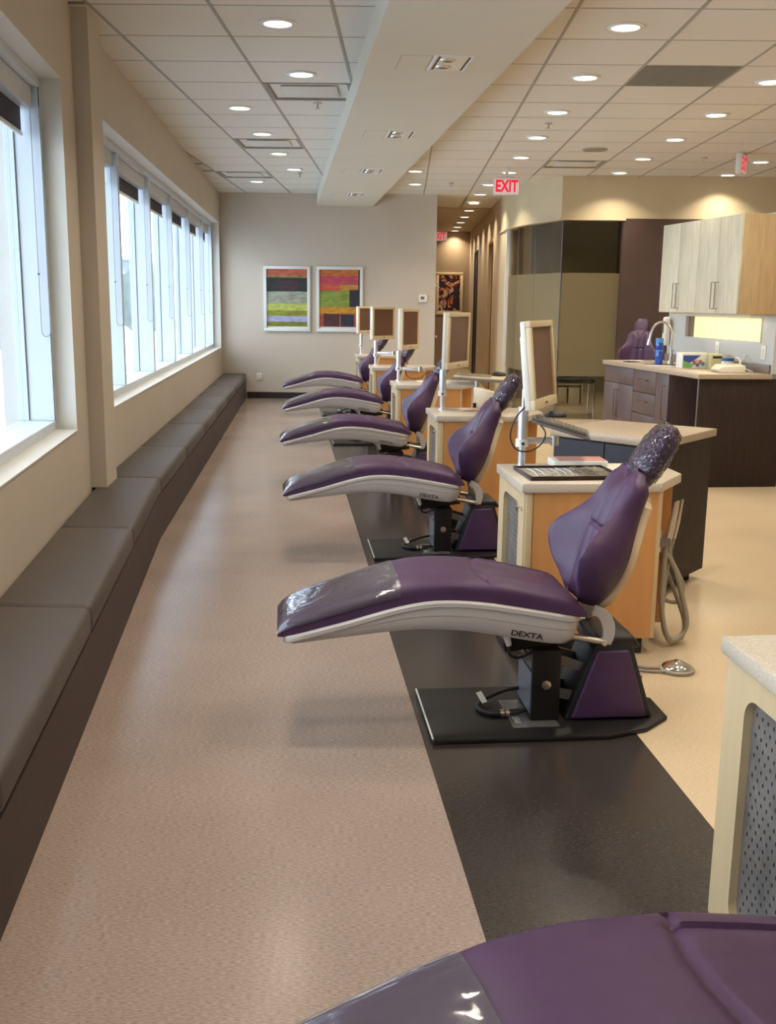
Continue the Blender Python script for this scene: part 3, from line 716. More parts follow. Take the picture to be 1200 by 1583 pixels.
    box(bm, .374, .478, -.105, .105, .02, .285); bmesh.ops.recalc_face_normals(bm, faces=bm.faces[:]); bev(bm, .004, 2); post = finish('post', bm, M_blackm, t, 40)
    bm = BM(); box(bm, .3705, .3745, -.098, .098, .045, .20); finish('side_plate', bm, mat('scuffed_metal', rgb(140,142,150), .3, metal=.5, var=.2, scale=20), post)
    bm = BM(); box(bm, .3695, .3745, -.098, -.03, .215, .27); finish('label_plate', bm, M_greym, post)
    bm = BM(); lathe(bm, [(.017,0),(.017,.004),(.010,.006)], 20, lambda p: Vector((p.x+.427, -.105-p.z, p.y+.155))); finish('cap', bm, M_steel, post, 40)
    bm = BM(); bmesh.ops.create_cube(bm, size=1, matrix=Matrix.Translation((.40,0,.325)) @ Matrix.Rotation(R(-8),4,'Y') @ Matrix.Diagonal((.26,.16,.075,1))); bev(bm, .006, 2); finish('seat_carriage', bm, M_blackm, t, 40)
    bm = BM(); tube(bm, [(.24,-.06,.36),(.385,-.07,.235)], .012, 8); tube(bm, [(.24,.06,.36),(.385,.07,.235)], .012, 8); finish('brace', bm, M_steel, t, 50)
    # parallel links into the pump housing
    for sgn in (-1, 1):
        bm = BM()
        for z0, z1 in ((.235,.19),(.11,.08)):
            rr = [[Vector((x, sgn*.06+e*.006, z+q*.018)) for e, q in ((1,1),(-1,1),(-1,-1),(1,-1))] for x, z in ((.47,z0),(.62,z1))]
            loft(bm, rr)
        finish('link_arm', bm, M_greym, t)
    # base plate
    bm = BM(); pl = [(0,-.245),(.625,-.245),(.78,-.19),(.89,-.09),(.89,.09),(.78,.19),(.625,.245),(0,.245)]
    prism(bm, pl, .001, .018); bmesh.ops.recalc_face_normals(bm, faces=bm.faces[:]); bev(bm, .004, 2, 60); bp_ = finish('base_plate', bm, M_blackm, t, 40)
    bbox('highlight_trim', M_wplast, bp_, -.003, .003, -.235, .24, .015, .020, .001)  # thin white trim that paints the highlight along the plate edge
    bm = BM(); box(bm, .30, .47, -.16, .10, .018, .0186); s_ = finish('sticker', bm, mat('clear_sticker', rgb(92,90,90), .15), bp_)
    text('lettering', 'CLEAR', .034, mat('sticker_letters', rgb(170,168,165), .4), bp_, basis((0,-1,0), (1,0,0), (.325,-.075,.0192)), 1.0, .0003)
    for a, b, c, d in ((.30,.302,-.16,.10),(.30,.47,-.16,-.158)): bbox('sticker_edge', M_steel, bp_, a, b, c, d, .0185, .0192, 0)
    # pump housing: trapezoid with purple padded side
    def trap(u0, u1, z, t0, t1, zt, y0, y1, bmm):
        a = [Vector((u0,y0,z)),Vector((u1,y0,z)),Vector((u1,y1,z)),Vector((u0,y1,z))]; b = [Vector((t0,y0,zt)),Vector((t1,y0,zt)),Vector((t1,y1,zt)),Vector((t0,y1,zt))]
        loft(bmm, [a, b])
    bm = BM(); trap(.500,.83,.019,.600,.738,.300,-.105,.105,bm); bmesh.ops.recalc_face_normals(bm, faces=bm.faces[:]); bev(bm, .010, 2); hs = finish('pump_housing', bm, M_black, t, 40)
    for sgn in (-1, 1):
        bm = BM(); trap(.521,.803,.027,.607,.722,.283,sgn*.100,sgn*.120,bm); bmesh.ops.recalc_face_normals(bm, faces=bm.faces[:]); bev(bm, .009, 3); finish('side_pad', bm, M_plum, hs, 50)
    bm = BM(); trap(.588,.775,.285,.612,.745,.330,-.10,.16,bm); bmesh.ops.recalc_face_normals(bm, faces=bm.faces[:]); bev(bm, .012, 2); finish('housing_lid', bm, M_black, hs, 40)
    bbox('vent_label', M_greym, hs, .79, .80, -.05, .05, .10, .16, 0)
    # cables
    bm = BM(); tube(bm, spline([(.285,-.10,.31),(.29,-.10,.272),(.315,-.10,.258),(.35,-.10,.268),(.385,-.095,.285)], 6), .0055, 7); c1 = finish('seat_cable', bm, M_black, t, 60)
    bm = BM(); tube(bm, [(.272,-.10,.355),(.278,-.10,.332),(.286,-.10,.306)], [.016,.013,.010], 10); finish('plug', bm, M_wplast, c1, 50)
    bm = BM(); tube(bm, spline([(.375,.085,.075),(.31,.09,.06),(.235,.07,.035),(.20,.01,.030),(.225,-.045,.03),(.29,-.06,.032),(.375,-.05,.04)], 7), .0085, 8); c2 = finish('floor_cable', bm, M_black, t, 60)
    bm = BM(); tube(bm, [(.235,-.05,.031),(.275,-.06,.032),(.34,-.055,.036)], .0125, 10); finish('connector', bm, M_black, c2, 50)
    bm = BM(); tube(bm, [(.272,-.058,.032),(.286,-.058,.033)], .0142, 12); tube(bm, [(.291,-.058,.0335),(.305,-.058,.034)], .0142, 12); finish('connector_ring', bm, M_steel, c2, 50)
    bm = BM(); bmesh.ops.create_cube(bm, size=1, matrix=Matrix.Translation((.222,.045,.055)) @ Matrix.Rotation(R(35),4,'X') @ Matrix.Rotation(R(20),4,'Z') @ Matrix.Diagonal((.022,.05,.0015,1))); finish('cable_tag', bm, M_wplast, c2)
    return t
C1 = Vector((.117, 3.343, 0)) + DD*.245
chair = make_chair('nearest complete plum dental chair, with a black base plate on the charcoal floor strip')
chair.location = C1
labs = ['second plum dental chair from the camera, its headrest against the second monitor pole','third plum dental chair from the camera','fourth plum dental chair from the camera','farthest plum dental chair of the row, in front of the end wall']
for (dx, dy), s in zip(((-.281,2.57),(-.58,4.916),(-.86,7.50),(-1.19,10.27)), labs):
    o = copy_tree(chair); o.location = C1+Vector((dx, dy, 0)); o['label'] = s
def lift_chair(o, dz, grow):
    for c in o.children:
        n_ = c.name.split('.')[0]
        if n_ in ('base_plate','pump_housing','floor_cable','link_arm'): continue
        if n_ == 'post': c.scale.z = grow; c.location.z = .02*(1-grow)+.001; continue
        c.location.z += dz
T0 = R(16)
o = copy_tree(chair); o.location = Vector((.24,1.10,0)); o.rotation_euler = (0,0,T0); o['label'] = 'plum dental chair in the bottom right foreground, only its film covered foot end showing'
lift_chair(o, .10, 1.35)
# a further chair beyond the kitchen counter, raised
o = copy_tree(chair); o.location = (2.63, 12.24, 0); o.rotation_euler = (0,0,R(70)); o['label'] = 'raised plum chair before the brown accent wall, behind the counter'
lift_chair(o, .25, 1.9)
if 'group' in o: del o['group']
def drop(o):
    for c in list(o.children): drop(c)
    bpy.data.objects.remove(o)
for c in list(o.children):
    if c.name.startswith('headrest_cover'): drop(c)

# ================================================================== TREATMENT DESKS
def desk_station(label, loc, rz=TH, n=0):
    t = thing('treatment_desk', label, 'desk', loc, rz, 'maple treatment desks beside the chairs')
    bm = BM(); prism(bm, [(0,0),(.60,0),(.775,.24),(.775,.54),(0,.54)], .725, .765); bmesh.ops.recalc_face_normals(bm, faces=bm.faces[:]); bev(bm, .005, 2); finish('worktop', bm, M_stone, t, 40)
    bm = BM(); prism(bm, [(.055,.014),(.592,.014),(.592,.034),(.055,.034)], .08, .725); finish('side_panel', bm, M_maple, t)
    bm = BM(); prism(bm, [(.055,.506),(.735,.506),(.735,.526),(.055,.526)], .08, .725); finish('side_panel', bm, M_maple, t)
    bm = BM(); prism(bm, [(.592,.014),(.61,.014),(.61,.25),(.592,.25)], .08, .725); finish('end_panel', bm, M_palewood2, t)
    bm = BM(); prism(bm, [(.61,.23),(.735,.23),(.735,.25),(.61,.25)], .08, .725); prism(bm, [(.715,.25),(.735,.25),(.735,.506),(.715,.506)], .08, .725); finish('end_panel', bm, M_maple, t)
    bm = BM(); prism(bm, [(.08,.05),(.57,.05),(.57,.27),(.70,.27),(.70,.49),(.08,.49)], 0, .08); finish('plinth', bm, M_black, t)
    # door with rounded opening facing the chairs' foot end
    bm = BM(); n_ = 9
    def rr(y0, y1, z0, z1, r):
        P = []
        for cx_, cz, a0 in ((y1-r,z1-r,0),(y0+r,z1-r,90),(y0+r,z0+r,180),(y1-r,z0+r,270)):
            for k in range(n_): a = R(a0+90*k/(n_-1)); P.append((cx_+r*math.cos(a), cz+r*math.sin(a)))
        return P
    inn = rr(.115,.425,.12,.665,.05); out = rr(.014,.526,.08,.724,.004)
    rings = [[Vector((x, y, z)) for y, z in P] for x, P in ((.014,inn),(.014,out),(.036,out),(.036,inn))]
    loft(bm, rings+[rings[0]], cap=False); bmesh.ops.remove_doubles(bm, verts=bm.verts[:], dist=1e-6); door = finish('door', bm, M_maplelt, t, 40)
    sheet = mat('perforated_sheet', rgb(122,118,114), .34, metal=.35, var=.25, scale=9, bump=.5, bscale=16)
    bm = BM(); box(bm, .034, .037, .10, .44, .10, .68); finish('perforated_panel', bm, sheet, door)
    bm = BM()
    for i in range(12):
        for j in range(22):
            y = .130+.026*i+(.013 if j % 2 else 0); z = .135+.0235*j
            if y > .412: continue
            vs = [bm.verts.new((.0335, y+.0038*math.cos(a*math.pi/3), z+.0055*math.sin(a*math.pi/3))) for a in range(6)]; bm.faces.new(vs)
    o = finish('perforation', bm, M_ink, door); o['kind'] = 'stuff'
    bm = BM(); lathe(bm, [(.004,0),(.004,.014),(.012,.020),(.011,.026),(.004,.028)], 14, lambda p: Vector((.014-p.z, p.x+.055, p.y+.655))); finish('knob', bm, M_chrome, door, 50)
    bbox('corner_post', M_maplelt, t, .0145, .055, .010, .040, .08, .7245, .012, 3)
    return t
DP = [(.494,4.236),(.211,6.797),(-.083,9.33),(-.372,11.779),(-.66,14.36)]
dl = ['nearest complete maple desk with speckled top, behind the nearest complete chair','second maple desk from the camera, carrying the tall second monitor','third maple desk from the camera','fourth maple desk from the camera','farthest maple desk, near the end wall']
desk = desk_station(dl[0], (*DP[0], 0)); desks = [desk]
for (x, y), s in zip(DP[1:], dl[1:]):
    o = copy_tree(desk); o.location = (x, y, 0); o['label'] = s; desks.append(o)
o = copy_tree(desk); o.location = (.79, 1.726, 0); o['label'] = 'desk cut by the right edge of the photo, with a large dark perforated door panel'; D0 = o
def L2W(i, u, v, z=0): 
    p = Vector((*DP[i], 0))+AX*u+DD*v; return (p.x, p.y, z)
# white note tag on first desk side
# handpiece unit on the desk end, with hoses and a floor disc
def handpieces(i, label):
    t = thing('handpiece_unit', label, 'dental instruments', L2W(i, .655, .175, .38), TH, 'handpiece units hanging on the desk ends' )
    bbox('holder', M_greym, t, -.005, .05, -.045, .03, .075, .115, .005)
    bbox('bracket', M_steel, t, -.01, .012, -.03, .02, .05, .15, .003)
    for k, (x, y) in enumerate(((.035,-.03),(.06,.0),(.09,.03))):
        bm = BM(); tube(bm, [(x,y,.10),(x+.012,y,.17),(x+.02,y,.22),(x+.028,y,.275)], [.010,.011,.008,.006], 10); finish('handpiece', bm, M_steel if k != 1 else M_beige, t, 50)
        bm = BM(); H = [[(x,y,.10),(x-.005,y,-.05),(x-.01,y-.03,-.22),(x+.03,y-.03,-.345),(x+.10,y,-.33),(x+.115,y,-.25),(x+.06,y+.02,-.05),(x+.01,y+.02,.04)],
                        [(x,y,.10),(x+.0,y,.0),(x-.02,y-.02,-.18),(x+.0,y-.02,-.33),(x+.08,y,-.36),(x+.10,y+.02,-.28),(x+.03,y+.03,-.1),(x-.03,y+.03,.03)],
                        [(x,y,.10),(x-.01,y,.02),(x+.03,y,-.06),(x+.06,y,-.13),(x+.045,y,-.19),(x+.0,y,-.195),(x-.04,y+.01,-.17)]][k]
        tube(bm, spline(H, 7), .0095 if k else .012, 8); finish('hose', bm, M_hose, t, 60)
    return t
handpieces(0, 'steel handpieces and looping grey hoses hanging on the nearest desk end')
t = thing('foot_pedal', 'round chrome foot pedal on the cream floor beside the nearest desk', 'foot pedal', (1.155, 4.13, 0))
bm = BM(); lathe(bm, [(.072,.001),(.074,.012),(.066,.017),(.064,.017)], 32); finish('base', bm, M_hose, t, 50)
bm = BM(); lathe(bm, [(.062,.018),(.060,.024),(.018,.044),(.010,.047)], 32); finish('disc', bm, M_chrome, t, 50)
bm = BM(); tube(bm, spline([(-.06,0,.012),(-.12,.01,.008),(-.17,.03,.009),(-.22,.03,.01)], 5), .007, 8); tube(bm, spline([(-.05,-.04,.01),(-.13,-.03,.008),(-.20,.0,.008)], 5), .006, 8); finish('hose', bm, M_hose, t, 60)

# monitors on poles
def monitor_pole(label, x, y, zt=1.04):
    t = thing('monitor_pole', label, 'pole', (x, y, .765), 0, 'aluminium monitor poles on the desks')
    bm = BM(); lathe(bm, [(.028,.0),(.028,.006),(.0165,.008),(.0165,.16)], 20); finish('pole', bm, M_alum, t, 40)
    cyl('sleeve', M_alum, t, .0235, .13, zt-.765, n=24, w=.002)
    cyl('clamp_ring', M_wplast, t, .030, .095, .13, n=20, w=.004)
    cyl('clamp_knob', M_black, t, .007, 0, .012, T=lambda p: Vector((p.x, -.030-p.z, .112+p.y)), n=10)
    cyl('rod', M_steel, t, .009, zt-.765, 1.12-.765, n=12)
    return t
def monitor(label, x, y, z0, ang, h=.375, w=.39, tilt=0):
    # local: +x is the screen normal, y across
    t = thing('monitor', label, 'monitor', (x, y, z0), ang, 'beige monitors on poles over the desks')
    t.rotation_euler = (0, R(tilt), ang)
    b = .028
    for a, c, d, e in ((-w/2, w/2, 0, .045), (-w/2, w/2, h-b, h), (-w/2, -w/2+b, .045, h-b), (w/2-b, w/2, .045, h-b)):
        bbox('bezel', M_bplast, t, .0, .022, a, c, d, e, .003)
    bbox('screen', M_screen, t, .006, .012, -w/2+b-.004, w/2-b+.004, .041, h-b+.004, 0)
    bbox('back_cover', M_wplast, t, -.026, 0, -w/2+.001, w/2-.001, .001, h-.001, .006)
    bbox('back_housing', M_wplast, t, -.046, -.024, -w*.36, w*.36, h*.12, h*.84, .008)
    bbox('badge', M_greym, t, .0215, .0228, -.02, .02, .018, .026, 0)
    return t
MP = [(.537,4.684),(.262,7.22),(-.062,9.878),(-.35,12.35),(-.63,14.88)]
pl_ = ['pole on the nearest complete desk','pole on the second desk','pole on the third desk','pole on the fourth desk','pole on the farthest desk']
ml = ['nearest monitor, turned nearly edge on, on the nearest complete desk','second monitor from the camera, in front of the hallway picture','third monitor from the camera, before the end wall','fourth monitor from the camera','farthest monitor, overlapping the right picture on the end wall']
mo = [(.622,4.685,1.04,R(-22),6),(.345,7.16,1.055,R(-24.5),-1),(.03,9.82,1.06,R(-24),0),(-.27,12.3,1.06,R(-40),0),(-.55,14.8,1.05,R(-40),0)]
for i in range(5):
    monitor_pole('aluminium monitor '+pl_[i], *MP[i])
    x, y, z, a, tl = mo[i]; monitor('beige '+ml[i], x, y, z, a, tilt=-tl, h=.375 if i else .385)
# keyboard trays on arms
def tray(label, x, y, z, rz, tilt, pole, top=M_greym, L=.30, W=1):
    t = thing('keyboard_tray', label, 'tray', (x, y, z), rz); t.rotation_euler = (0, R(tilt), rz)
    bbox('tray_board', M_greym, t, -L/2, L/2, -.11, .11, -.008, .004, .004)
    kb = bbox('keyboard', top, t, -L/2+.01, L/2-.03, -.10, .07, .004, .018, .004)
    bm = BM(); 
    for r in range(5):
        for c in range(13): box(bm, -L/2+.022+c*.0185, -L/2+.037+c*.0185, -.088+r*.03, -.064+r*.03, .018, .021)
    o = finish('keys', bm, mat('key_plastic', rgb(140,132,120), .5), t); o['kind'] = 'stuff'
    for c in t.children: c.scale.y = W
    return t
def arm(label, p0, p1, z):
    t = thing('tray_arm', label, 'arm', (p0[0], p0[1], z)); d = Vector((p1[0]-p0[0], p1[1]-p0[1], 0)); 
    bm = BM(); n = Vector((-d.y, d.x, 0)).normalized()*.012
    rr = [[Vector((0,0,-.014))+n, Vector((0,0,.014))+n, Vector((0,0,.014))-n, Vector((0,0,-.014))-n]]; rr.append([p+d for p in rr[0]])
    loft(bm, rr); bmesh.ops.recalc_face_normals(bm, faces=bm.faces[:]); bev(bm, .003, 2); finish('bar', bm, M_alum, t, 40)
    cyl('pivot', M_steel, t, .02, -.022, .022, d.x, d.y, 16, w=.003); return t
tray('keyboard tray tilted beside the nearest monitor pole, seen almost edge on', .715, 4.72, .945, R(-6), 16, 0, top=mat('laptop_grey', rgb(92,88,82), .3), L=.27)
arm('short aluminium arm from the nearest pole to its keyboard tray', (.56,4.70), (.69,4.72), .885)
tray('keyboard tray with a paper coloured board, beyond the second chair headrest', .545, 7.22, .985, R(-10), 3, 1, M_bplast, L=.40, W=1.75)
arm('long aluminium arm from the second pole to its keyboard tray', (.285,7.22), (.50,7.22), .945)
arm('aluminium arm on the third monitor pole', (-.04,9.88), (.14,9.86), .875)
arm('aluminium arm on the fourth monitor pole', (-.335,12.35), (-.14,12.30), .90)
def mouse(label, x, y, z, tilt=0):
    t = thing('computer_mouse', label, 'mouse', (x, y, z)); bm = BM(); bmesh.ops.create_uvsphere(bm, u_segments=16, v_segments=10, radius=1)
    for v in bm.verts: v.co = Vector((v.co.x*.055, v.co.y*.033, max(-.002, v.co.z*.024)))
    finish('shell', bm, M_black, t, 60); bbox('button', M_greym, t, -.03, .0, -.0015, .0015, .018, .0245, 0); return t
mouse('black mouse on the nearest keyboard tray', .70, 4.80, .986)
mouse('black mouse on the right end of the second keyboard tray', .655, 7.28, 1.003)
# tray cable loops
for nm, pts, z in (('black cable looping round the nearest monitor pole', [(.56,4.66,1.06),(.50,4.62,1.00),(.475,4.61,.92),(.50,4.60,.86),(.56,4.60,.85),(.615,4.62,.88),(.635,4.64,.93),(.60,4.66,.975),(.58,4.68,.985)], 0),
                   ('black cable hanging under the third monitor arm', [(.0,9.86,.86),(.03,9.84,.80),(.10,9.83,.785),(.17,9.84,.81),(.21,9.85,.87)], 0)):
    bm = BM(); tube(bm, spline([Vector(p)-Vector(pts[0]) for p in pts], 6), .0035, 6); o = finish('cable', bm, M_black, None, 60); o.location = pts[0]; tag(o, nm, 'cable')
# things on the nearest desk
def flat(name, label, cat, i, u, v, w, d, h, rz=0, m=M_wplast, z=.7655, rim=None):
    t = thing(name, label, cat, L2W(i, u, v, z), TH+R(rz)); return t
art4 = mat('instrument_wrap', rgb(170,162,150), .3, var=.5, scale=38, detail=3)
t = flat('instrument_tray', 'dark metal instrument tray with wrapped tools on the nearest desk', 'tray', 0, .25, .222, 0, 0, 0, 2)
bbox('base', mat('tray_metal', rgb(66,50,44), .25, metal=.6), t, -.205, .205, -.15, .15, 0, .006, .003)
for a, b, c, d in ((-.205,.205,-.15,-.142),(-.205,.205,.142,.15),(-.205,-.197,-.142,.142),(.197,.205,-.142,.142)): bbox('rim', MATS['tray_metal'], t, a, b, c, d, .006, .018, .002)
bbox('mat_sheet', art4, t, -.19, .19, -.135, .135, .006, .009, 0)
for k in range(9):
    a = -.16+.033*k; bm = BM(); tube(bm, [(a,-.11+.01*(k%3),.013),(a+.012,.0,.013),(a+.004,.10-.012*(k%2),.014)], [.003,.004,.002], 6); finish('instrument', bm, M_steel, t, 50)
bm = BM(); n = 10
V = [[bm.verts.new((.02+.16*i/n, -.10+.2*j/n, .018+.010*noise.noise(Vector((i*.6, j*.6, 3))))) for j in range(n+1)] for i in range(n+1)]
for i in range(n):
    for j in range(n): bm.faces.new((V[i][j], V[i+1][j], V[i+1][j+1], V[i][j+1]))
finish('clear_wrap', bm, M_film2, t, 20)
def papers(label, loc, rz, w, d, cols, h=.004):
    t = thing('paper_stack', label, 'papers', loc, rz)
    for k, c in enumerate(cols):
        bbox('sheet', mat('paper_%d_%d_%d' % c, rgb(*c), .6), t, -w/2+.006*k, w/2+.004*k, -d/2+.004*k, d/2-.003*k, k*h, k*h+h*.8, .0006)
    return t
t = thing('appliance_box', 'flat white box with a pink lid lying behind the instrument tray', 'box', L2W(0, .36, .455, .7655), TH+R(-2))
bbox('body', M_wplast, t, -.125, .125, -.07, .07, 0, .034, .005); bbox('lid', mat('pink_lid', rgb(206,150,138), .4), t, -.10, .12, -.06, .06, .034, .037, .002)
papers('sheets and a greenish card behind the headrest of the nearest chair', L2W(0, .555, .33, .7655), TH+R(-4), .20, .28, [(196,190,170),(110,116,92),(222,216,200)])
papers('loose sheets on the second desk near the headrest', L2W(1, .36, .38, .7655), TH, .26, .15, [(224,160,130),(230,200,170)])
papers('open papers on the third desk top', L2W(2, .42, .38, .7655), TH+R(8), .34, .22, [(200,180,150),(216,200,170)])
# clinic stool between the desks
t = thing('clinic_stool', 'clinic stool with a curved beige back and black rim, between the first two desks', 'stool', (.74, 7.86, 0), R(-160))
bm = BM(); lathe(bm, [(.001,.50),(.17,.50),(.19,.52),(.19,.56),(.17,.58),(.001,.58)], 28); finish('seat', bm, M_beige, t, 50)
cyl('column', M_steel, t, .025, .08, .50); cyl('hub', M_black, t, .05, .06, .12)
for k in range(5):
    a = 2*math.pi*k/5; bm = BM(); tube(bm, [(0,0,.085),(.24*math.cos(a),.24*math.sin(a),.06)], .016, 8); lg = finish('leg', bm, M_black, t, 50)
    bm = BM(); lathe(bm, [(.024,-.012),(.026,0),(.024,.012)], 12, lambda p, a=a: Vector((.24*math.cos(a)+p.x, .24*math.sin(a)+p.z, .0265+p.y))); finish('caster', bm, M_black, lg, 50)
bm = BM(); rr = []
for k in range(13):
    a = R(-55+110*k/12); r = .19; h = .075*math.cos(R(-62+124*k/12))**.6
    rr.append([Vector((r*math.cos(a), r*math.sin(a), .80-h)), Vector(((r+.03)*math.cos(a), (r+.03)*math.sin(a), .80-h)), Vector(((r+.03)*math.cos(a), (r+.03)*math.sin(a), .80+h)), Vector((r*math.cos(a), r*math.sin(a), .80+h))])
loft(bm, rr); bmesh.ops.recalc_face_normals(bm, faces=bm.faces[:]); bev(bm, .006, 2); finish('backrest', bm, M_beige, t, 50)
bm = BM(); tube(bm, [(.10,0,.51),(.22,0,.56),(.232,0,.76)], .012, 8); finish('back_bar', bm, M_black, t, 50)

# ================================================================== ISLAND CART
t = thing('island_cabinet', 'dark wheeled island cabinet with a sand coloured top behind the nearest desk', 'cabinet', (1.30, 5.14, 0))
def ip(pts): return [(x-1.30, y-5.14) for x, y in pts]
bm = BM(); prism(bm, ip([(1.28,5.10),(1.71,5.66),(1.18,6.03),(.79,5.58)]), .80, .84); bmesh.ops.recalc_face_normals(bm, faces=bm.faces[:]); bev(bm, .004, 2); finish('worktop', bm, M_stone2, t, 40)
bm = BM(); prism(bm, ip([(1.29,5.145),(1.685,5.66),(1.18,6.0),(.82,5.58)]), .055, .80); bmesh.ops.recalc_face_normals(bm, faces=bm.faces[:]); b_ = finish('body', bm, M_dkwood, t)
bm = BM(); a = Vector((1.283,5.137,0))-Vector((1.30,5.14,0)); b = Vector((.813,5.572,0))-Vector((1.30,5.14,0)); d = (b-a); n = Vector((d.y,-d.x,0)).normalized()*-.012
if n.y > 0: n = -n
for k in range(2):
    p = a+d*(.01+.495*k); q = a+d*(.495+.495*k); prism(bm, [(p.x,p.y),(q.x,q.y),(q.x+n.x,q.y+n.y),(p.x+n.x,p.y+n.y)], .07, .79)
finish('front_door', bm, M_navy, t)
for x, y in ((1.30,5.25),(1.58,5.60),(.93,5.58),(1.20,5.90)):
    bm = BM(); lathe(bm, [(.02,-.012),(.0265,-.010),(.0265,.010),(.02,.012)], 14, lambda p: Vector((x-1.30+p.z, y-5.14+p.x, .027+p.y))); finish('caster', bm, M_black, t, 40)

# ================================================================== KITCHEN COUNTER
KO = Vector((2.42, 8.59, 0)); KD = Vector((-.195, .981, 0)); KA = Vector((.990, .125, 0))   # along the fronts / along the near end
KT = lambda p: KO+KD*p.y+KA*p.x+Vector((0, 0, p.z))
def kb(name, m, par, x0, x1, y0, y1, z0, z1, w=.003):
    return bbox(name, m, par, x0, x1, y0, y1, z0, z1, w, 2, lambda p: KD*p.y+KA*p.x+Vector((0,0,p.z)))
t = thing('counter_top', 'sand coloured kitchen counter with the sink tap on it', 'counter', tuple(KO))
kb('worktop', M_stone2, t, -.02, .618, -.02, 2.06, .905, .945)
kb('backsplash', mat('backsplash_grey', rgb(120,112,104), .5), t, .60, .615, .02, 2.0, .945, 1.02, .002)
kb('sink', M_steel, t, .14, .46, 1.05, 1.5, .9455, .948, .001)
kb('drain', M_ink, t, .20, .40, 1.12, 1.42, .948, .9485, 0)
t = thing('base_cabinet', 'grey brown base cabinet with a door pair and three drawers under the counter', 'cabinet', tuple(KO))
kb('body', M_greywood, t, .02, .58, .56, 2.04, .08, .905, 0)
kb('plinth', M_black, t, .06, .56, .58, 2.0, 0, .08, 0)
def handle(par, x, y0, y1, z0, z1):
    bm = BM(); T = lambda p: KD*p[1]+KA*p[0]+Vector((0,0,p[2]))
    tube(bm, [T((x+.0,y0,z0)), T((x-.028,y0,z0)), T((x-.028,y1,z1)), T((x,y1,z1))], .0045, 7); return finish('handle', bm, mat('dark_nickel', rgb(118,104,90), .35, metal=.6), par, 40)
for y0, y1 in ((1.32+.004,1.674),(1.678,2.036)):
    d = kb('door', M_greywood, t, 0, .02, y0, y1, .09, .74); hy = (y0+.03) if y0 > 1.5 else y1-.03; handle(d, 0, hy, hy, .42, .68)
d = kb('drawer', M_greywood, t, 0, .02, 1.324, 2.036, .746, .90)
for z0, z1 in ((.70,.90),(.505,.694),(.30,.499),(.09,.294)):
    d = kb('drawer', M_greywood, t, 0, .02, .83, 1.318, z0, z1); handle(d, 0, .98, 1.16, (z0+z1)/2+.02, (z0+z1)/2+.02)
d = kb('door', M_greywood, t, 0, .02, .565, .825, .09, .90); handle(d, 0, .63, .63, .50, .80)
bcab = t
t = thing('end_panel', 'dark walnut end panel closing the near end of the kitchen counter', 'panel', tuple(KO))
kb('panel', M_dkwood, t, .0, .74, .0, .02, 0, .905, .002); kb('edge_strip', M_greym, t, -.003, .0, .0, .02, 0, .905, 0)
kb('knee_back', M_black, bcab, .56, .58, .02, .56, 0, .905, 0)
# wall behind the counter with the lit opening
bm = BM(); T = lambda p: KO+KD*p.y+KA*p.x+Vector((0,0,p.z))
WX = .62
for y0, y1, z0, z1 in ((.022,2.0,0,.945),(0,2.0,.945,1.20),(0,.22,1.20,1.395),(1.62,2.0,1.20,1.395),(0,2.0,1.395,2.25)): box(bm, WX, WX+.10, y0, y1, z0, z1, T)
struct(finish('wall_kitchen', bm, mat('cool_grey_wall', rgb(186,190,190), .6)))
t = thing('lit_panel', 'warm glowing panel between the counter wall and the upper cabinet', 'light panel', tuple(KO))
kb('diffuser', mat('warm_backlight', rgb(235,220,160), .4, emit=(1,.88,.52), es=.6), t, WX+.03, WX+.04, .22, 1.50, 1.20, 1.395, 0)
kb('side_edge', M_palewood2, t, WX-.005, WX+.03, .205, .222, 1.19, 1.40, 0)
kb('dark_niche', mat('niche_brown', rgb(120,104,80), .6), t, WX+.03, WX+.04, 1.50, 1.62, 1.20, 1.395, 0)
# upper cabinet
t = thing('wall_cabinet', 'pale wood upper cabinet with four doors and bar handles over the counter', 'cabinet', tuple(KO))
UX = .27
kb('body', M_palewood2, t, UX+.02, .618, 0, 1.47, 1.43, 2.225, .002)
for k in range(4):
    y0 = .004+k*.3665; d = kb('door', M_lightpine, t, UX, UX+.019, y0, y0+.362, 1.432, 2.223, .002)
    hy = y0+.33 if k % 2 == 0 else y0+.032; handle(d, UX, hy, hy, 1.47, 1.69)
kb('light_rail', M_lightpine, t, UX+.10, UX+.12, .0, 1.44, 1.405, 1.43, .001)
l = bpy.data.lights.new('under_cabinet_strip', 'AREA'); l.shape = 'RECTANGLE'; l.size = .03; l.size_y = 1.2; l.energy = 3; l.color = (1,.85,.55)
lo = bpy.data.objects.new('strip_light', l); COL.objects.link(lo); lo.location = KO+KD*.75+KA*.5+Vector((0,0,1.425)); lo.parent = None; lo.rotation_euler = (0,0,math.atan2(.195,.981))
# wall side end (dispenser), outlets
t = thing('soap_dispenser', 'white and chrome wall dispenser at the end of the counter wall behind the tap', 'dispenser', tuple(KO+KA*.60+KD*1.93+Vector((0,0,1.10))))
bbox('body', M_wplast, t, -.06, .0, -.05, .05, 0, .28, .02, 3); bbox('window', M_greym, t, -.064, -.058, -.02, .02, .12, .22, .004)
for y, s in ((.15,'by the right end, with a white plug'),(.95,'in the middle of the counter wall')):
    t = thing('wall_outlet', 'white outlet plate '+s, 'outlet', tuple(KO+KA*(WX-.001)+KD*y+Vector((0,0,1.06))))
    kb('cover_plate', M_wplast, t, -.008, 0, -.035, .035, 0, .115, .003); kb('socket', M_reveal, t, -.011, -.007, -.016, .016, .06, .09, .001)
    kb('socket', M_reveal, t, -.011, -.007, -.016, .016, .02, .05, .001)
def onk(x, y, z=.945): return tuple(KO+KD*y+KA*x+Vector((0,0,z)))
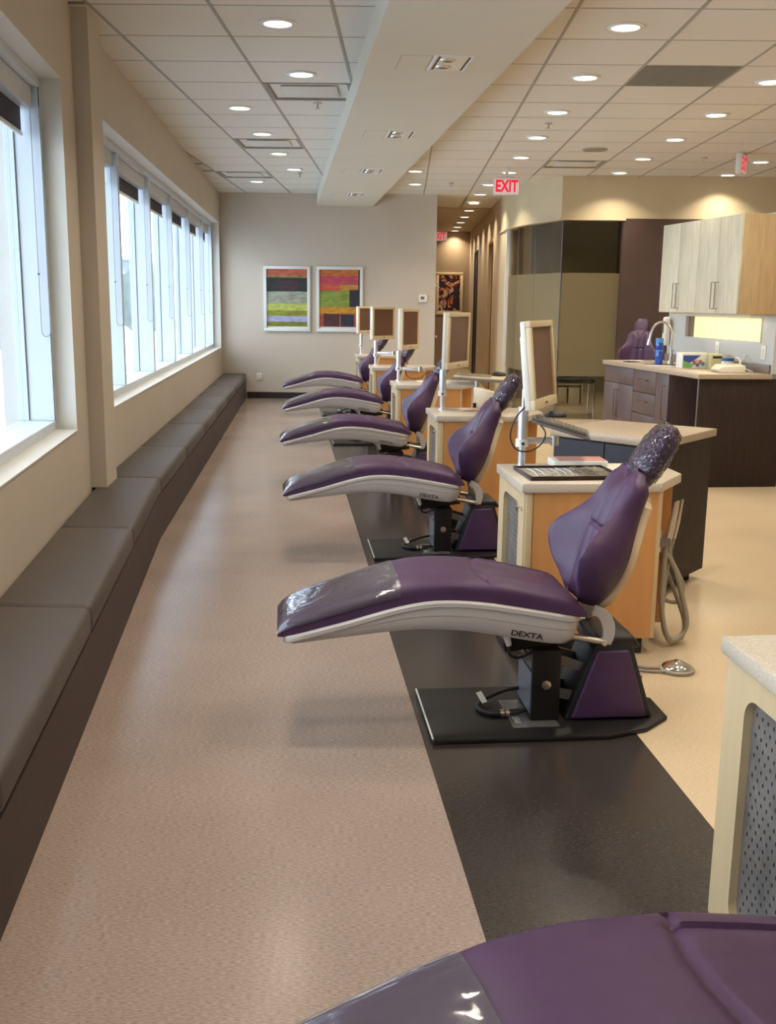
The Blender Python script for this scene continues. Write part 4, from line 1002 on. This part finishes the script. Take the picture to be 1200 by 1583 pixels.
# tap
t = thing('gooseneck_tap', 'brushed steel gooseneck tap rising from the counter', 'tap', onk(.36, 1.34, .9485))
cyl('base', M_steel, t, .028, 0, .03, n=20, w=.003)
bm = BM(); P = [(0,0,.03),(0,0,.26)]+[(-.10+.10*math.cos(a), .03*(1-math.cos(a))*0, .26+.13*math.sin(a)) for a in [math.pi*k/10 for k in range(1, 10)]]+[(-.205,0,.245),(-.215,0,.20)]
tube(bm, P, .0115, 10); finish('spout', bm, M_steel, t, 60)
bm = BM(); tube(bm, [(-.208,0,.225),(-.218,0,.175)], .016, 12); finish('spray_head', bm, M_chrome, t, 50)
bm = BM(); tube(bm, [(0,-.02,.05),(.0,-.06,.09),(0,-.08,.14)], .007, 8); finish('lever', bm, M_chrome, t, 50)
# bottle
t = thing('water_bottle', 'blue water bottle with a lighter blue lid beside the tap', 'bottle', onk(.19, 1.22, .9485))
M_blue = mat('blue_plastic', rgb(28,74,170), .15, coat=.5)
bm = BM(); lathe(bm, [(.030,0),(.036,.006),(.036,.09),(.031,.12),(.033,.15),(.036,.19),(.033,.205)], 24); finish('body', bm, M_blue, t, 50)
cyl('lid', mat('light_blue_plastic', rgb(70,140,210), .35), t, .036, .205, .245, w=.004)
cyl('band', mat('band_blue', rgb(90,150,220), .3), t, .0368, .128, .134)
# boxes
t = thing('glove_box', 'white tissue or glove box with blue, green and pink printing beside the bottle', 'box', onk(.20, .80, .9455), math.atan2(.125,.99)+R(4))
bbox('carton', mat('carton_white', rgb(232,234,226), .5), t, -.01, .235, -.06, .06, 0, .135, .003)
for i, (pp, c) in enumerate(((((0,.025),(0,.115),(.17,.115),(.09,.06)),(60,78,160)),(((0,.005),(0,.07),(.10,.035),(.08,.005)),(120,180,110)))):
    bm = BM(); vs = [bm.verts.new((x, -.0607-.0003*i, z)) for x, z in pp]; bm.faces.new(vs); finish('print', bm, mat('print_%d' % i, rgb(*c), .5), t)
for i, (x, z, r, c) in enumerate(((.11,.05,.02,(190,90,110)),(.14,.03,.018,(70,130,160)),(.165,.055,.02,(200,110,90)),(.13,.065,.014,(220,180,190)),(.19,.04,.018,(90,140,190)))):
    bm = BM(); vs = [bm.verts.new((x+r*math.cos(a*math.pi/6), -.0613-.0002*i, z+r*math.sin(a*math.pi/6))) for a in range(12)]; bm.faces.new(vs); finish('print', bm, mat('dot_%d' % i, rgb(*c), .5), t)
t = thing('carton', 'pale yellow carton with a black label stripe behind the printed box', 'box', onk(.44, .72, .9455), R(5))
bbox('body', mat('carton_yellow', rgb(214,208,160), .5), t, -.01, .10, -.05, .05, 0, .13, .002); bbox('label_band', M_ink, t, .005, .09, -.051, -.0495, .092, .112, 0)
t = thing('plastic_tub', 'white round tub with a blue lid on the counter', 'tub', onk(.50, .52, .9455))
bm = BM(); lathe(bm, [(.048,0),(.052,.004),(.052,.075),(.050,.08)], 24); finish('body', bm, M_wplast, t, 50)
cyl('lid', mat('lid_blue', rgb(50,84,160), .4), t, .055, .08, .105, n=24, w=.004)
t = thing('light_curing_unit', 'white wedge shaped appliance with a looping cord at the near counter end', 'appliance', onk(.24, .24, .9455), math.atan2(.125,.99))
bm = BM(); 
rr = [[Vector((x, y, z)) for x, y, z in r] for r in (((0,-.09,.02),(0,.07,.02),(0,.07,.03),(0,-.09,.03)), ((.02,-.10,0),(.02,.08,0),(.035,.07,.065),(.03,-.09,.05)), ((.235,-.10,0),(.235,.08,0),(.235,.07,.07),(.235,-.09,.06)))]
loft(bm, rr); bmesh.ops.recalc_face_normals(bm, faces=bm.faces[:]); bev(bm, .006, 2); finish('housing', bm, mat('off_white_plastic', rgb(226,220,196), .35), t, 50)
bm = BM(); tube(bm, spline([(.235,0,.03),(.26,.02,.03),(.31,.05,.02),(.34,.03,.008),(.33,-.03,.008),(.28,-.04,.02),(.25,.02,.05),(.28,.10,.09),(.36,.19,.135)], 7), .0055, 8); finish('power_cord', bm, M_wplast, t, 60)
bm = BM(); tube(bm, spline([(.235,.03,.05),(.255,.08,.10),(.24,.12,.12)], 6), .006, 8); finish('cord', bm, M_wplast, t, 60)
t = thing('paper_towel', 'white folded towel lying under the bottle at the counter edge', 'towel', onk(.13, 1.10, .9455), R(6)); bbox('sheet', M_white, t, -.08, .12, -.06, .05, 0, .003, .001)
for k in range(3):
    t = thing('dental_tool', ['dark handled','steel','white handled'][k]+' tool lying by the sink at the far end of the counter', 'tool', onk(.10+.05*k, 1.62+.07*k, .9455), R(-15+12*k), 'tools by the sink')
    bm = BM(); tube(bm, [(-.08,0,.008),(.03,0,.008),(.08,0,.007)], [.007,.006,.002], 8); finish('shaft', bm, (M_ink, M_steel, M_wplast)[k], t, 50)
    bm = BM(); tube(bm, [(-.08,0,.008),(-.04,0,.008)], .008, 8); finish('grip', bm, (M_greym, M_greym, M_wplast)[k], t, 50)
# wooden stool parts poking in at the right edge
t = thing('wooden_table', 'small orange wood table whose rounded edge enters at the right side of the photo', 'table', (2.62, 6.75, 0))
cyl('table_top', M_maple, t, .26, .865, .888, .33, .0, 32, w=.006); cyl('lower_shelf', M_maplelt, t, .20, .66, .675, .33, 0, 32, w=.004)
for k in range(3):
    a = R(60+120*k); bm = BM(); tube(bm, [(.33+.17*math.cos(a), .17*math.sin(a), .865), (.33+.22*math.cos(a), .22*math.sin(a), 0)], .014, 8); finish('leg', bm, M_greym, t, 50)

# ================================================================== GLASS ROOM
gl = bpy.data.objects.new('glass_partition', None); COL.objects.link(gl); tag(gl, 'frameless glass partition with a frosted band, curving round the room corner', 'glass wall')
def gpanel(p, q, frost=True):
    a = Vector((*p, 0)); b = Vector((*q, 0)); d = (b-a); nn = Vector((-d.y, d.x, 0)).normalized()*.005
    bm = BM(); g = .004/d.length; p0 = a+d*g; p1 = b-d*g
    prism(bm, [tuple((p0-nn)[:2]), tuple((p1-nn)[:2]), tuple((p1+nn)[:2]), tuple((p0+nn)[:2])], .01, 2.535); pn = finish('glass_pane', bm, M_pglass, gl)
    n2 = nn*1.4
    bm = BM(); prism(bm, [tuple((p0-n2)[:2]), tuple((p1-n2)[:2]), tuple((p1-nn*1.1)[:2]), tuple((p0-nn*1.1)[:2])], .57, 1.885); finish('frosted_band', bm, M_frost, pn)
gp = [(1.50,15.58),(1.565,15.0),(1.74,14.42),(1.985,13.69)]
for a, b in zip(gp, gp[1:]): gpanel(a, b)
gpanel((1.99,13.68),(2.735,13.68))
for x, y in gp[1:]: cyl('joint', M_greym, gl, .006, .01, 2.535, x, y, 8)
bbox('jamb', M_reveal, gl, 1.455, 1.51, 15.60, 15.78, 0, 2.535, .003)
def office_chair(x, y, rz, label):
    t = thing('visitor_chair', label, 'chair', (x, y, 0), rz)
    bm = BM(); 
    for s in (-1, 1): 
        tube(bm, spline([(s*.25,-.24,.0),(s*.25,-.24,.44),(s*.25,.20,.44),(s*.25,.24,.0)], 1), .011, 8)
    for s in (-1, 1):
        for yy in (-.24,.22):
            b2 = BM(); tube(b2, [(s*.25,yy,0),(s*.25,yy*.95,.45)], .011, 8); finish('leg', b2, M_chrome, t, 50)
    bm.free()
    bbox('seat', M_black, t, -.25, .25, -.25, .22, .45, .51, .02, 3)
    bm = BM(); rr = []
    for k in range(15):
        a = -1+2*k/14; h = .17*(1-abs(a)**3)**.5*1.0+.005; y = .24+.04*(1-a*a)
        rr.append([Vector((a*.27, y, .72-h)), Vector((a*.27, y+.03, .72-h)), Vector((a*.27, y+.03, .72+h)), Vector((a*.27, y, .72+h))])
    loft(bm, rr); bmesh.ops.recalc_face_normals(bm, faces=bm.faces[:]); finish('backrest', bm, M_black, t, 50)
    for s in (-1, 1):
        b2 = BM(); tube(b2, [(s*.2,.20,.46),(s*.2,.27,.66)], .010, 8); finish('back_post', b2, M_chrome, t, 50)
    return t
office_chair(2.30, 14.25, 0, 'black visitor chair with chrome legs behind the glass')
t = thing('storage_shelf', 'low cream shelf unit with boxes behind the glass', 'shelf', (2.05, 15.6, 0))
for z in (.0,.30,.62): bbox('shelf', M_maplelt, t, 0, .62, 0, .35, z, z+.02, .002)
for x in (0,.60): bbox('side', M_maplelt, t, x, x+.02, 0, .35, .02, .62, .002)
for k in range(6):
    x = .03+.19*(k % 3); z = .022+.30*(k//3)
    o = thing('storage_box', ['left','middle','right'][k % 3]+(' grey box on the upper board' if k > 2 else ' cream box on the lower board')+' of the shelf behind the glass', 'box', (2.05+x, 15.62, z), 0, 'boxes on the shelf behind the glass')
    bbox('body', mat('box_grey' if k > 2 else 'box_cream', rgb(150,156,160) if k > 2 else rgb(200,184,150), .6), o, 0, .165, 0, .28, 0, .22, .004); bbox('lid', M_reveal, o, -.003, .168, -.003, .283, .22, .25, .003)
bm = BM(); box(bm, 2.0, 2.3, 17.0, 17.2, 0, CEIL); struct(finish('wall_pier', bm, M_brown))
t = picture('small red brown picture inside the glass room', 2.2, 2.55, 1.25, 2.0, 18.298, [(0,1,0,1,(120,60,56))])
